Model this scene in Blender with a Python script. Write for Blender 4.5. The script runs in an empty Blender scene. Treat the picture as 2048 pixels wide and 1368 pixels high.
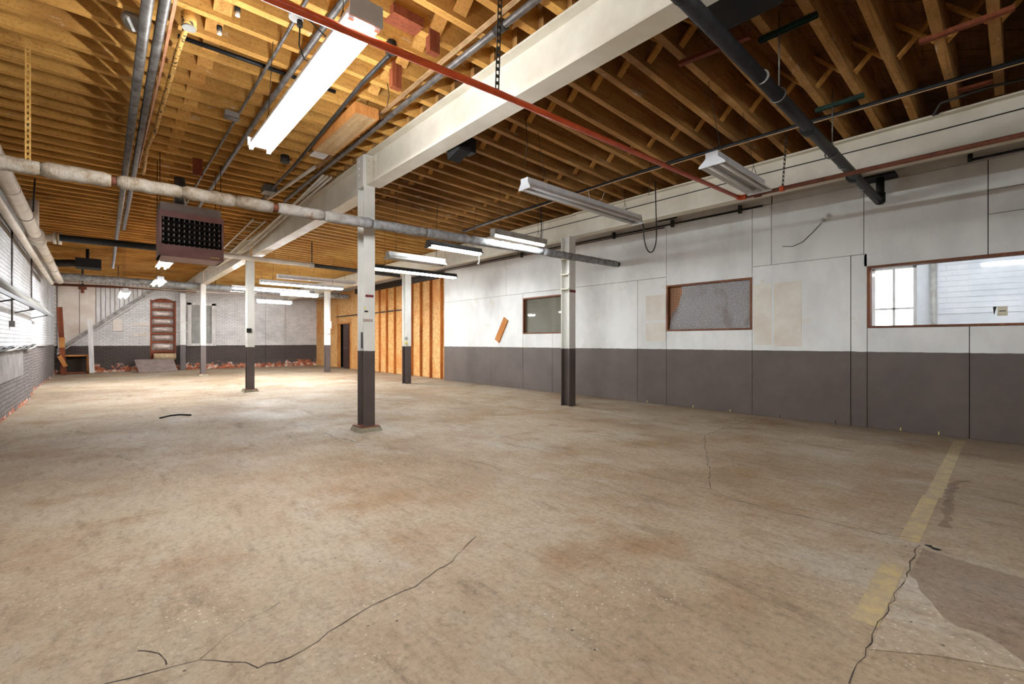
import bpy, math, random
from mathutils import Vector, Matrix
random.seed(7)
scene = bpy.context.scene
COL = scene.collection

# ------------------------------------------------------------------ camera
F, CX, CY, H = 910.0, 1024.0, 684.0, 1.28
TH = math.atan(818 / 910.0)
S_, C_ = math.sin(TH), math.cos(TH)
cam_d = bpy.data.cameras.new('camera'); cam = bpy.data.objects.new('camera', cam_d); COL.objects.link(cam)
cam.location = (0, 0, H); cam.rotation_euler = (math.pi / 2, 0, -TH)
cam_d.sensor_fit = 'HORIZONTAL'; cam_d.sensor_width = 36; cam_d.lens = F / 2048 * 36
cam_d.clip_start = 0.02; cam_d.clip_end = 200
scene.camera = cam

# ------------------------------------------------------------------ sky, exposure, light levels
world = bpy.data.worlds.new('world'); scene.world = world; world.use_nodes = True
wb = world.node_tree.nodes['Background']; wb.inputs[0].default_value = (0.86, 0.93, 1.0, 1); wb.inputs[1].default_value = 7.0
scene.view_settings.view_transform = 'Standard'; scene.view_settings.look = 'None'
scene.view_settings.exposure = 0.52; scene.view_settings.gamma = 1.0
scene.view_settings.use_curve_mapping = False
scene.cycles.use_denoising = True
scene.cycles.use_adaptive_sampling = True; scene.cycles.adaptive_threshold = 0.06; scene.cycles.adaptive_min_samples = 16
scene.cycles.max_bounces = 6; scene.cycles.diffuse_bounces = 4; scene.cycles.glossy_bounces = 2; scene.cycles.transparent_max_bounces = 8
scene.cycles.caustics_reflective = False; scene.cycles.caustics_refractive = False
scene.cycles.sample_clamp_indirect = 6
TUBE_POWER = 105.0
STRIP_POWER = 160.0
FAR_POWER = 210.0
ANNEX_POWER = 46.0


# ------------------------------------------------------------------ pixel -> place helpers (2048 x 1368 frame)
def ray(x, y):
    a = (x - CX) / F; b = (CY - y) / F
    return (S_ + a * C_, C_ - a * S_, b)
def onz(x, y, z=0.0):
    d = ray(x, y); t = (z - H) / d[2]; return Vector((d[0] * t, d[1] * t, z))
def onx(x, y, X):
    d = ray(x, y); t = X / d[0]; return Vector((X, d[1] * t, H + d[2] * t))
def ony(x, y, Y):
    d = ray(x, y); t = Y / d[1]; return Vector((d[0] * t, Y, H + d[2] * t))

# ------------------------------------------------------------------ materials
def srgb(r, g, b):
    f = lambda c: (c / 255 / 12.92) if c / 255 <= 0.04045 else ((c / 255 + 0.055) / 1.055) ** 2.4
    return (f(r), f(g), f(b), 1)

class NT:
    def __init__(s, name):
        s.m = bpy.data.materials.new(name); s.m.use_nodes = True
        s.t = s.m.node_tree; s.n = s.t.nodes; s.b = s.n['Principled BSDF']; s.l = s.t.links
        s.pos = s.n.new('ShaderNodeNewGeometry').outputs['Position']
    def link(s, a, b): s.l.new(a, b)
    def mapping(s, scale, rot=(0, 0, 0), src=None):
        m = s.n.new('ShaderNodeMapping'); m.inputs['Scale'].default_value = scale; m.inputs['Rotation'].default_value = rot
        s.link(src or s.pos, m.inputs['Vector']); return m.outputs[0]
    def noise(s, scale, detail=4, rough=.55, vec=None, dist=0):
        n = s.n.new('ShaderNodeTexNoise'); n.inputs['Scale'].default_value = scale; n.inputs['Detail'].default_value = detail
        n.inputs['Roughness'].default_value = rough; n.inputs['Distortion'].default_value = dist
        s.link(vec or s.pos, n.inputs['Vector']); return n.outputs['Fac']
    def voro(s, scale, vec=None, out='Color', feat='F1'):
        n = s.n.new('ShaderNodeTexVoronoi'); n.feature = feat; n.inputs['Scale'].default_value = scale
        s.link(vec or s.pos, n.inputs['Vector']); return n.outputs[out]
    def ramp(s, fac, stops):
        r = s.n.new('ShaderNodeValToRGB'); e = r.color_ramp.elements
        while len(e) < len(stops): e.new(0.5)
        for i, (p, c) in enumerate(stops): e[i].position = p; e[i].color = c if len(c) == 4 else (*c, 1)
        s.link(fac, r.inputs[0]); return r.outputs[0]
    def step(s, fac, a, b):
        r = s.n.new('ShaderNodeMapRange'); r.inputs[1].default_value = a; r.inputs[2].default_value = b
        s.link(fac, r.inputs[0]); return r.outputs[0]
    def mix(s, fac, a, b, mode='MIX'):
        m = s.n.new('ShaderNodeMix'); m.data_type = 'RGBA'; m.blend_type = mode
        for v, i in ((fac, 0), (a, 6), (b, 7)):
            if isinstance(v, (int, float)): m.inputs[i].default_value = v
            elif isinstance(v, tuple): m.inputs[i].default_value = v
            else: s.link(v, m.inputs[i])
        return m.outputs[2]
    def math(s, op, a, b=0.0):
        m = s.n.new('ShaderNodeMath'); m.operation = op
        for v, i in ((a, 0), (b, 1)):
            if isinstance(v, (int, float)): m.inputs[i].default_value = v
            else: s.link(v, m.inputs[i])
        return m.outputs[0]
    def xyz(s):
        x = s.n.new('ShaderNodeSeparateXYZ'); s.link(s.pos, x.inputs[0]); return x.outputs
    def combine(s, a, b, c=0.0):
        x = s.n.new('ShaderNodeCombineXYZ')
        for v, i in ((a, 0), (b, 1), (c, 2)):
            if isinstance(v, (int, float)): x.inputs[i].default_value = v
            else: s.link(v, x.inputs[i])
        return x.outputs[0]
    def bump(s, h, strength=.3, dist=.01):
        b = s.n.new('ShaderNodeBump'); b.inputs['Strength'].default_value = strength; b.inputs['Distance'].default_value = dist
        s.link(h, b.inputs['Height']); s.link(b.outputs[0], s.b.inputs['Normal'])
    def done(s, col, rough=.8, metal=0.0, spec=.5):
        if isinstance(col, tuple): s.b.inputs['Base Color'].default_value = col
        else: s.link(col, s.b.inputs['Base Color'])
        if isinstance(rough, (int, float)): s.b.inputs['Roughness'].default_value = rough
        else: s.link(rough, s.b.inputs['Roughness'])
        s.b.inputs['Metallic'].default_value = metal; s.b.inputs['Specular IOR Level'].default_value = spec
        return s.m

def plain(name, c1, c2=None, nscale=6, rough=.7, metal=0.0, bump=0.0, bscale=40, stretch=(1, 1, 1), lo=.35, hi=.65, spec=.4):
    n = NT(name); v = n.mapping(stretch)
    c2 = c2 or tuple(min(1, x * .8) for x in c1[:3]) + (1,)
    col = n.ramp(n.noise(nscale, 5, .6, v), [(lo, c2), (hi, c1)])
    if bump: n.bump(n.noise(bscale, 4, .6, v), bump, .01)
    return n.done(col, rough, metal, spec)

def wood(name, base, dark, light, axis='x', rough=.75, scuff=None):
    n = NT(name); st = {'x': (.5, 9, 9), 'y': (9, .5, 9), 'z': (9, 9, .5)}[axis]
    v = n.mapping(st)
    g = n.noise(2.2, 6, .65, v, 1.0)
    c = n.ramp(g, [(.25, dark), (.5, base), (.8, light)])
    c = n.mix(n.step(n.noise(.9, 4, .6), .42, .68), c, dark)
    c = n.mix(.85, c, n.ramp(n.noise(38, 3, .7), [(.30, (.62, .58, .52, 1)), (.48, (1, 1, 1, 1))]), 'MULTIPLY')
    if scuff: c = n.mix(n.step(n.noise(3.1, 6, .75, n.mapping((1, 3, 3))), .62, .70), c, scuff)
    n.bump(n.noise(30, 4, .6, v), .25, .006)
    return n.done(c, rough, 0, .25)

M = {}
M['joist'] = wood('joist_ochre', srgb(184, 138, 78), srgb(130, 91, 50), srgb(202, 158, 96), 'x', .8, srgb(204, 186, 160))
M['joist_left'] = wood('joist_lit', srgb(214, 162, 84), srgb(172, 122, 60), srgb(230, 184, 106), 'x', .8, srgb(214, 196, 168))  # left bay joists: colour lightened to stand in for strip light falling there
M['joist_new'] = wood('joist_yellow', srgb(214, 172, 96), srgb(184, 134, 66), srgb(228, 196, 126), 'x', .75)
M['deck'] = wood('deck_board', srgb(140, 96, 54), srgb(92, 60, 34), srgb(164, 116, 66), 'x', .85)
M['bridge'] = wood('bridging', srgb(208, 156, 84), srgb(172, 120, 60), srgb(224, 180, 108), 'z', .8)
M['redwood'] = wood('red_brown_wood', srgb(140, 74, 44), srgb(104, 50, 30), srgb(168, 96, 60), 'z', .7)
M['newwood'] = wood('fresh_wood', srgb(206, 140, 76), srgb(178, 112, 54), srgb(222, 164, 100), 'z', .7)
M['palewood'] = wood('pale_wood', srgb(196, 164, 122), srgb(168, 132, 90), srgb(214, 188, 150), 'y', .7)

def paint_split(name, zsplit, white, dark, rough=.55, seams=False, vertical_dirt=True):
    n = NT(name); x, y, z = n.xyz()
    edge = n.math('ADD', z, n.math('MULTIPLY', n.math('SUBTRACT', n.noise(6, 3), .5), .02))
    f = n.step(edge, zsplit - .004, zsplit + .004)
    w = n.ramp(n.noise(1.3, 6, .62, n.mapping((1, 1, .6))), [(.32, tuple(c * .80 for c in white[:3]) + (1,)), (.58, white)])
    w = n.mix(n.step(n.noise(2.2, 7, .7), .62, .80), w, srgb(206, 190, 160))
    w = n.mix(n.step(n.noise(11, 6, .75, n.mapping((1, .6, 2.4))), .70, .76), w, srgb(140, 132, 122))
    d = n.ramp(n.noise(1.8, 6, .65), [(.3, tuple(c * .82 for c in dark[:3]) + (1,)), (.7, tuple(min(1, c * 1.15) for c in dark[:3]) + (1,))])
    d = n.mix(n.step(n.noise(17, 6, .8, n.mapping((1, 2.5, .5))), .70, .76), d, srgb(160, 150, 142))
    n.bump(n.noise(22, 5, .6), .12, .004)
    return n.done(n.mix(f, d, w), rough, 0, .35)
M['wallpanel'] = paint_split('painted_plywood_panel', 1.135, srgb(226, 226, 222), srgb(96, 85, 79), .5)
M['colpaint'] = paint_split('painted_steel_column', 1.15, srgb(222, 220, 212), srgb(84, 74, 70), .4)
M['beam'] = plain('painted_steel_beam', srgb(222, 216, 200), srgb(204, 196, 178), 2.0, .45, 0, .1, 60)

# concrete floor
def concrete(name, tint):
    n = NT(name)
    c = n.ramp(n.noise(.45, 7, .62, n.mapping((1, .8, 1))), [(.36, srgb(134, 114, 91)), (.48, srgb(150, 131, 108)), (.60, srgb(160, 145, 125))])
    c = n.mix(n.step(n.noise(.9, 7, .68), .50, .66), c, srgb(136, 110, 82))
    c = n.mix(n.math('MULTIPLY', n.step(n.noise(.6, 7, .72, n.mapping((1.3, .7, 1), (0, 0, .6))), .52, .66), .8), c, srgb(162, 152, 137))
    c = n.mix(n.math('MULTIPLY', n.step(n.noise(1.7, 8, .74, n.mapping((2.2, .5, 1), (0, 0, -.5))), .56, .70), .8), c, srgb(106, 87, 67))
    c = n.mix(.8, c, n.ramp(n.noise(30, 6, .78), [(.30, (.46, .42, .38, 1)), (.45, (.90, .89, .88, 1)), (.62, (1.14, 1.12, 1.10, 1))]), 'MULTIPLY')
    agg = n.math('MULTIPLY', n.step(n.voro(30, None, 'Distance'), .20, .12), n.step(n.noise(.55, 4, .6), .50, .60))
    c = n.mix(n.math('MULTIPLY', agg, .8), c, srgb(190, 178, 158))
    c = n.mix(n.math('MULTIPLY', n.step(n.voro(9, None, 'Distance'), .07, .045), n.step(n.noise(1.3, 4), .52, .56)), c, srgb(74, 60, 48))
    hh = n.math('ADD', n.noise(60, 5, .7), n.math('MULTIPLY', n.noise(14, 5, .7), .6))
    n.bump(hh, .5, .008)
    c = n.mix(.8, c, n.ramp(n.noise(7, 7, .8, n.mapping((2.0, .7, 1), (0, 0, -.7))), [(.32, (.66, .62, .58, 1)), (.5, (1, 1, 1, 1)), (.7, (1.1, 1.1, 1.08, 1))]), 'MULTIPLY')
    c = n.mix(1.0, c, tint, 'MULTIPLY')
    return n.done(c, n.step(n.noise(.7, 5), -.4, .8), 0, .2)
M['floor'] = concrete('concrete_floor', (1, 1, 1, 1))
M['patch'] = concrete('grey_concrete_patch', (1.10, 1.16, 1.24, 1))
M['brownpatch'] = concrete('brown_concrete_patch', (.70, .66, .66, 1))
M['crack'] = plain('crack_shadow', srgb(66, 54, 44), srgb(44, 36, 30), 20, .95)
n = NT('worn_yellow_paint')
M['yellow'] = n.done(n.mix(n.step(n.noise(7, 7, .78), .38, .58), srgb(176, 154, 102), srgb(150, 131, 106)), .8)
M['pinkpaint'] = plain('faded_red_paint', srgb(148, 112, 102), srgb(132, 116, 102), 14, .85)

# brick walls
def brick(name, horiz, zsplit, white, dark, peel_h, grime=.5, pe0=.40):
    n = NT(name); x, y, z = n.xyz(); u = x if horiz == 'x' else y
    v = n.combine(u, z)
    bt = n.n.new('ShaderNodeTexBrick'); n.link(v, bt.inputs['Vector'])
    bt.inputs['Scale'].default_value = 1.0; bt.inputs['Mortar Size'].default_value = .010; bt.inputs['Mortar Smooth'].default_value = .3
    bt.inputs['Brick Width'].default_value = .215; bt.inputs['Row Height'].default_value = .075
    bt.inputs['Color1'].default_value = (1, 1, 1, 1); bt.inputs['Color2'].default_value = (.72, .72, .72, 1); bt.inputs['Mortar'].default_value = (.28, .28, .28, 1)
    fac = bt.outputs['Fac']
    edge = n.math('ADD', z, n.math('MULTIPLY', n.math('SUBTRACT', n.noise(5, 4), .5), .04))
    w = n.ramp(n.noise(1.1, 6, .65), [(.3, tuple(c * .74 for c in white[:3]) + (1,)), (.6, white)])
    w = n.mix(n.step(n.noise(7, 6, .75), .60, .72), w, srgb(150, 142, 134))
    paint = n.mix(n.step(edge, zsplit - .01, zsplit + .01), dark, w)
    paint = n.mix(grime, paint, bt.outputs['Color'], 'MULTIPLY')
    raw = n.ramp(n.noise(6, 4), [(.3, srgb(120, 66, 46)), (.5, srgb(176, 104, 72)), (.64, srgb(206, 190, 176)), (.8, srgb(226, 220, 212))])
    pe = n.math('ADD', n.noise(3.5, 6, .7), n.math('MULTIPLY', z, -1.0 / peel_h * .42))
    c = n.mix(n.step(pe, pe0, pe0 + .05), paint, raw)
    h = n.math('ADD', n.math('MULTIPLY', fac, -1.0), n.math('MULTIPLY', n.noise(18, 5, .7), .8))
    n.bump(h, .9, .018)
    return n.done(c, .85, 0, .2)
M['brick_back'] = brick('painted_brick_back', 'x', 1.12, srgb(234, 230, 226), srgb(88, 78, 74), .62, .5, .33)
M['brick_left'] = brick('painted_brick_left', 'y', 1.18, srgb(214, 214, 214), srgb(112, 104, 100), .22, .5)
M['brick_annex'] = plain('annex_white_brick', srgb(236, 238, 242), srgb(220, 224, 230), 3, .8, 0, .3, 20)

# osb
n = NT('oriented_strand_board')
vc = n.voro(34, n.mapping((1, 1, .45), (.6, 0, 0)))
vg = n.math('ADD', n.math('MULTIPLY', vc, .5), n.math('MULTIPLY', n.voro(52, n.mapping((1, 1, .4), (-.8, 0, 0))), .5))
c = n.ramp(vg, [(.15, srgb(168, 112, 58)), (.4, srgb(200, 148, 88)), (.6, srgb(216, 170, 108)), (.9, srgb(232, 196, 140))])
c = n.mix(n.step(n.noise(.8, 3), .5, .7), c, srgb(196, 126, 60)); n.bump(vg, .15, .003)
M['osb'] = n.done(c, .65, 0, .3)
M['stud'] = wood('stud_wood', srgb(196, 124, 58), srgb(150, 84, 36), srgb(214, 150, 80), 'z', .7)

M['whitemetal'] = plain('white_enamel', srgb(226, 228, 232), srgb(208, 210, 214), 8, .35, 0, 0)
M['greymetal'] = plain('galvanized_steel', srgb(122, 118, 114), srgb(84, 78, 74), 10, .45, .45, .08)
M['darkmetal'] = plain('dark_steel', srgb(64, 62, 60), srgb(44, 42, 40), 12, .55, .3)
M['blackpipe'] = plain('black_iron', srgb(36, 36, 38), srgb(24, 24, 26), 10, .5, .2, .15, 50)
M['black'] = plain('black_matte', srgb(28, 28, 28), srgb(18, 18, 18), 9, .7)
M['rustpipe'] = plain('rusty_pipe', srgb(124, 70, 48), srgb(96, 56, 42), 14, .75, .1, .3, 60)
M['redpipe'] = plain('red_painted_pipe', srgb(214, 92, 44), srgb(190, 72, 36), 8, .4)
M['green'] = plain('green_strut', srgb(30, 58, 46), srgb(20, 40, 32), 8, .5)
M['copper'] = plain('copper_wire', srgb(204, 148, 112), srgb(176, 120, 88), 30, .5, .3)
M['paintpipe'] = plain('painted_white_pipe', srgb(214, 206, 194), srgb(190, 178, 160), 3, .55, 0, .1, 30)
M['speckle'] = plain('peeling_painted_conduit', srgb(216, 168, 92), srgb(60, 44, 30), 26, .7, 0, 0, 40, (1, 1, 1), .40, .46)
n = NT('canvas_pipe_wrap'); x, y, z = n.xyz()
c = n.ramp(n.noise(7, 6, .7), [(.32, srgb(132, 112, 88)), (.48, srgb(172, 158, 138)), (.66, srgb(196, 188, 176))])
c2 = n.ramp(n.noise(9, 6, .7), [(.3, srgb(110, 108, 106)), (.6, srgb(166, 166, 168))])
c = n.mix(n.step(n.math('ADD', x, n.noise(2)), 1.6, 3.2), c, c2)  # greys along x: silver wrap, with weaker light there put into the colour
c = n.mix(n.step(n.noise(5, 7, .8), .58, .70), c, srgb(132, 98, 66)); n.bump(n.noise(20, 6, .75, n.mapping((1.6, .6, .6))), 1.0, .02)
M['wrap'] = n.done(c, .7, 0, .3)
M['silverwrap'] = plain('silver_duct_wrap', srgb(176, 180, 182), srgb(120, 122, 122), 8, .5, .1, .6, 26)
M['heater'] = plain('mauve_heater_enamel', srgb(160, 120, 120), srgb(140, 104, 104), 6, .45, 0, .05)
M['heatergrey'] = plain('heater_grey_hood', srgb(158, 150, 148), srgb(140, 132, 130), 6, .5)
M['fin'] = plain('heater_fin', srgb(170, 160, 152), srgb(130, 122, 116), 8, .5, .1)
M['wire'] = plain('black_cable', srgb(36, 34, 32), srgb(26, 24, 22), 10, .6)
M['whitewire'] = plain('white_cable', srgb(214, 206, 192), srgb(190, 180, 164), 10, .6)
M['tan_string'] = plain('tan_cord', srgb(196, 160, 118), srgb(170, 132, 92), 10, .7)
M['framewood'] = wood('brown_window_frame', srgb(134, 84, 56), srgb(96, 58, 40), srgb(170, 114, 76), 'z', .6)
M['plaster'] = plain('cream_plaster', srgb(226, 216, 206), srgb(208, 192, 176), 1.6, .8, 0, .15, 20)
M['patchpaint'] = plain('yellowed_bare_patch', srgb(222, 217, 206), srgb(210, 200, 184), 3, .7, 0, .1, 20)
M['plank_white'] = plain('white_plank', srgb(222, 218, 214), srgb(190, 184, 178), 5, .7, 0, .2, 20, (3, 3, .4))
M['greyblock'] = plain('grey_infill', srgb(160, 158, 152), srgb(138, 136, 130), 4, .85, 0, .3, 20)
M['greyboard'] = plain('weathered_grey_board', srgb(132, 126, 122), srgb(108, 102, 98), 4, .85, 0, .3, 20)
M['stringer'] = plain('stair_stringer', srgb(170, 164, 158), srgb(112, 106, 100), 5, .8, 0, .2, 20)
M['foil'] = plain('foil_insulation', srgb(206, 194, 186), srgb(160, 140, 128), 12, .35, .25, .8, 22)
M['kraft'] = plain('kraft_paper', srgb(196, 172, 136), srgb(166, 140, 106), 6, .7)
M['mat'] = plain('grey_brown_sheet', srgb(138, 122, 112), srgb(118, 102, 94), 5, .8)
M['doorbrown'] = plain('dark_brown_door', srgb(72, 48, 44), srgb(54, 36, 34), 5, .5)
M['sticker'] = plain('yellow_sticker', srgb(222, 210, 130), srgb(206, 194, 120), 10, .6)
M['redsmear'] = plain('dark_red_paint', srgb(118, 40, 36), srgb(96, 34, 32), 10, .6)
M['stencil'] = plain('faded_stencil', srgb(140, 116, 108), srgb(170, 152, 144), 30, .7)
M['cream'] = plain('cream_card', srgb(226, 220, 196), srgb(210, 204, 180), 10, .7)
M['porcelain'] = plain('white_porcelain', srgb(206, 204, 196), srgb(186, 182, 172), 10, .5)
M['greyplate'] = plain('grey_plate', srgb(176, 174, 168), srgb(150, 146, 138), 10, .5, .2)
M['beige'] = plain('beige_ceiling_tile', srgb(196, 176, 150), srgb(176, 154, 126), 5, .8)
M['tube_off'] = plain('unlit_tube', srgb(222, 224, 226), srgb(210, 212, 214), 4, .25)
M['cement'] = plain('mossy_cement_pad', srgb(146, 138, 116), srgb(118, 108, 88), 7, .9, 0, .5, 30)
M['outside'] = plain('outer_shell', srgb(120, 118, 114), None, 3, .9)

def emit(name, col, s):
    n = NT(name); n.b.inputs['Base Color'].default_value = (.9, .9, .9, 1)
    n.b.inputs['Emission Color'].default_value = col; n.b.inputs['Emission Strength'].default_value = s
    return n.m
M['tube'] = emit('lit_tube', (.90, .955, 1.0, 1), TUBE_POWER)
M['tube_strip'] = emit('lit_tube_strip', (.93, .965, 1.0, 1), STRIP_POWER)
M['tube_far'] = emit('lit_tube_far', (.93, .965, 1.0, 1), FAR_POWER)
M['tube_fill'] = emit('lit_tube_fill', (.93, .965, 1.0, 1), 46.0)  # tubes of the two fixtures added to brighten the end wall
M['tube_annex'] = emit('lit_tube_annex', (.94, .97, 1.0, 1), ANNEX_POWER)

def glass(name, tint, refl=.07, haze=0.0):
    m = bpy.data.materials.new(name); m.use_nodes = True; t = m.node_tree; t.nodes.clear()
    o = t.nodes.new('ShaderNodeOutputMaterial'); tr = t.nodes.new('ShaderNodeBsdfTransparent'); gl = t.nodes.new('ShaderNodeBsdfGlossy')
    tr.inputs[0].default_value = tint; gl.inputs['Roughness'].default_value = .03
    mx = t.nodes.new('ShaderNodeMixShader'); mx.inputs[0].default_value = refl
    t.links.new(tr.outputs[0], mx.inputs[1]); t.links.new(gl.outputs[0], mx.inputs[2]); last = mx
    if haze:
        d = t.nodes.new('ShaderNodeBsdfDiffuse'); d.inputs[0].default_value = srgb(170, 166, 150)
        m2 = t.nodes.new('ShaderNodeMixShader'); m2.inputs[0].default_value = haze
        t.links.new(mx.outputs[0], m2.inputs[1]); t.links.new(d.outputs[0], m2.inputs[2]); last = m2
    t.links.new(last.outputs[0], o.inputs[0]); return m
M['glass'] = glass('clear_glass', (.97, .98, .98, 1), .06)
M['dustyglass'] = glass('dusty_glass', (.9, .92, .88, 1), .10, .32)
n = NT('rolled_obscure_glass')
c = n.ramp(n.noise(60, 3, .6), [(.3, srgb(100, 94, 92)), (.7, srgb(164, 160, 158))]); x, y, z = n.xyz()
c = n.mix(n.step(n.noise(2.0, 4, .6, n.mapping((1, 1, .5))), .52, .70), c, srgb(100, 80, 66)); n.bump(n.noise(75, 2, .5), .9, .01)
M['obscure'] = n.done(c, .22, 0, .6)
n = NT('pegboard'); x, y, z = n.xyz()
v = n.combine(n.math('MULTIPLY', n.math('FRACT', n.math('MULTIPLY', y, 30)), 1.0), n.math('FRACT', n.math('MULTIPLY', z, 30)))
d = n.n.new('ShaderNodeVectorMath'); d.operation = 'DISTANCE'; n.link(v, d.inputs[0]); d.inputs[1].default_value = (.5, .5, 0)
M['pegboard'] = n.done(n.mix(n.step(d.outputs['Value'], .26, .30), srgb(214, 190, 160), srgb(140, 82, 40)), .7)

# ------------------------------------------------------------------ mesh building
class MB:
    def __init__(s): s.v = []; s.f = []; s.smooth = False
    def add(s, vs, fs):
        o = len(s.v); s.v += [tuple(v) for v in vs]; s.f += [tuple(i + o for i in f) for f in fs]; return s
    def box(s, x0, x1, y0, y1, z0, z1):
        return s.add([(x0, y0, z0), (x1, y0, z0), (x1, y1, z0), (x0, y1, z0), (x0, y0, z1), (x1, y0, z1), (x1, y1, z1), (x0, y1, z1)],
                     [(0, 3, 2, 1), (4, 5, 6, 7), (0, 1, 5, 4), (1, 2, 6, 5), (2, 3, 7, 6), (3, 0, 4, 7)])
    def bar(s, a, b, w, h, up=(0, 0, 1)):
        a = Vector(a); b = Vector(b); d = (b - a).normalized(); u = Vector(up)
        r = d.cross(u)
        if r.length < 1e-4: r = d.cross(Vector((1, 0, 0)))
        r.normalize(); u = r.cross(d).normalized(); r *= w / 2; u *= h / 2
        p = [a - r - u, a + r - u, a + r + u, a - r + u]; q = [x + (b - a) for x in p]
        return s.add(p + q, [(0, 1, 2, 3), (7, 6, 5, 4), (0, 4, 5, 1), (1, 5, 6, 2), (2, 6, 7, 3), (3, 7, 4, 0)])
    def prism(s, poly, axis, a, b):
        def P(p, t): return {'x': (t, p[0], p[1]), 'y': (p[0], t, p[1]), 'z': (p[0], p[1], t)}[axis]
        k = len(poly)
        vs = [P(p, a) for p in poly] + [P(p, b) for p in poly]
        fs = [tuple(range(k)), tuple(range(2 * k - 1, k - 1, -1))] + [(i, i + k, (i + 1) % k + k, (i + 1) % k) for i in range(k)]
        return s.add(vs, fs)
    def tube(s, pts, r, seg=10, wob=0.0, smooth=True):
        pts = [Vector(p) for p in pts]; nP = len(pts); s.smooth = s.smooth or smooth
        d0 = (pts[1] - pts[0]).normalized(); u = Vector((0, 0, 1)) if abs(d0.z) < .9 else Vector((1, 0, 0))
        vs = []; rr = r if isinstance(r, (list, tuple)) else [r] * nP
        for i, p in enumerate(pts):
            d = (pts[min(i + 1, nP - 1)] - pts[max(i - 1, 0)]).normalized()
            sd = d.cross(u); sd.normalize(); u = sd.cross(d).normalized()
            for k in range(seg):
                t = 2 * math.pi * k / seg; q = rr[i] * (1 + (random.uniform(-wob, wob) if wob else 0))
                vs.append(p + sd * math.cos(t) * q + u * math.sin(t) * q)
        fs = [(i * seg + k, i * seg + (k + 1) % seg, (i + 1) * seg + (k + 1) % seg, (i + 1) * seg + k) for i in range(nP - 1) for k in range(seg)]
        fs += [tuple(range(seg - 1, -1, -1)), tuple((nP - 1) * seg + k for k in range(seg))]
        return s.add(vs, fs)

ORG = {}
def tag(o, label=None, cat=None, group=None, kind=None):
    if label: o['label'] = label
    if cat: o['category'] = cat
    if group: o['group'] = group
    if kind: o['kind'] = kind
    return o
def thing(name, loc, label, cat, group=None):
    o = bpy.data.objects.new(name, None); COL.objects.link(o); o.location = loc; o.empty_display_size = .1
    ORG[o] = Vector(loc); return tag(o, label, cat, group)
def mesh_from(name, mb, mat, org):
    me = bpy.data.meshes.new(name)
    me.from_pydata([(v[0] - org[0], v[1] - org[1], v[2] - org[2]) for v in mb.v], [], mb.f)
    import bmesh
    bm = bmesh.new(); bm.from_mesh(me); bmesh.ops.recalc_face_normals(bm, faces=bm.faces); bm.to_mesh(me); bm.free()
    if mb.smooth:
        for p in me.polygons: p.use_smooth = len(p.vertices) == 4
    me.materials.append(M[mat]); return me
def ob(name, mb, mat, parent=None, label=None, cat=None, group=None, kind=None):
    if parent is not None: org = ORG[parent]
    else:
        xs, ys, zs = zip(*mb.v)
        org = Vector(((min(xs) + max(xs)) / 2, (min(ys) + max(ys)) / 2, min(zs)))
    me = mesh_from(name, mb, mat, org); o = bpy.data.objects.new(name, me); COL.objects.link(o)
    if parent is not None: o.parent = parent
    else: o.location = org
    ORG[o] = Vector(org); return tag(o, label, cat, group, kind)
def inst(src, parent, loc):          # copy sharing mesh data, under a parent; loc is in world space relative to the mesh origin
    o = src.copy(); COL.objects.link(o); o.parent = parent; o.location = Vector(loc) - ORG[parent]; ORG[o] = Vector(loc); return o
def box(*a): return MB().box(*a)
def tube(p, r, seg=10, wob=0.0): return MB().tube(p, r, seg, wob)

# ================================================================== SETTING
XL, XR, YB, YF = -1.28, 8.5, 25.9, -5.0      # left wall, right wall face, far wall, wall behind the camera
ZJ = 3.985                                   # underside of the joists at the middle beam
SL = 0.0286                                  # fall of the right-hand joists
floor = ob('floor', box(XL - .7, 13.2, YF - .3, YB + .4, -.25, 0), 'floor', kind='structure')
tag(floor, 'worn tan and grey concrete floor with cracks')

def ribbon(pts, w, z=.0015, jit=.25):
    mb = MB(); P = [Vector((p[0], p[1], z)) for p in pts]; out = []
    for i in range(len(P) - 1):
        k = max(2, int((P[i + 1] - P[i]).length / .06)); k = min(k, 40)
        for j in range(k): out.append(P[i].lerp(P[i + 1], j / k))
    out.append(P[-1]); vs = []
    for i, p in enumerate(out):
        d = (out[min(i + 1, len(out) - 1)] - out[max(i - 1, 0)]); d.z = 0; d.normalize(); nrm = Vector((-d.y, d.x, 0))
        off = nrm * random.uniform(-.012, .012) if jit and 0 < i < len(out) - 1 else Vector((0, 0, 0))
        ww = w * (1 + (random.uniform(-.6, .6) if jit else 0))
        vs += [p + off + nrm * ww / 2, p + off - nrm * ww / 2]
    mb.add(vs, [(2 * i, 2 * i + 1, 2 * i + 3, 2 * i + 2) for i in range(len(out) - 1)]); return mb
def fpx(l): return [onz(*p, 0) for p in l]
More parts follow.
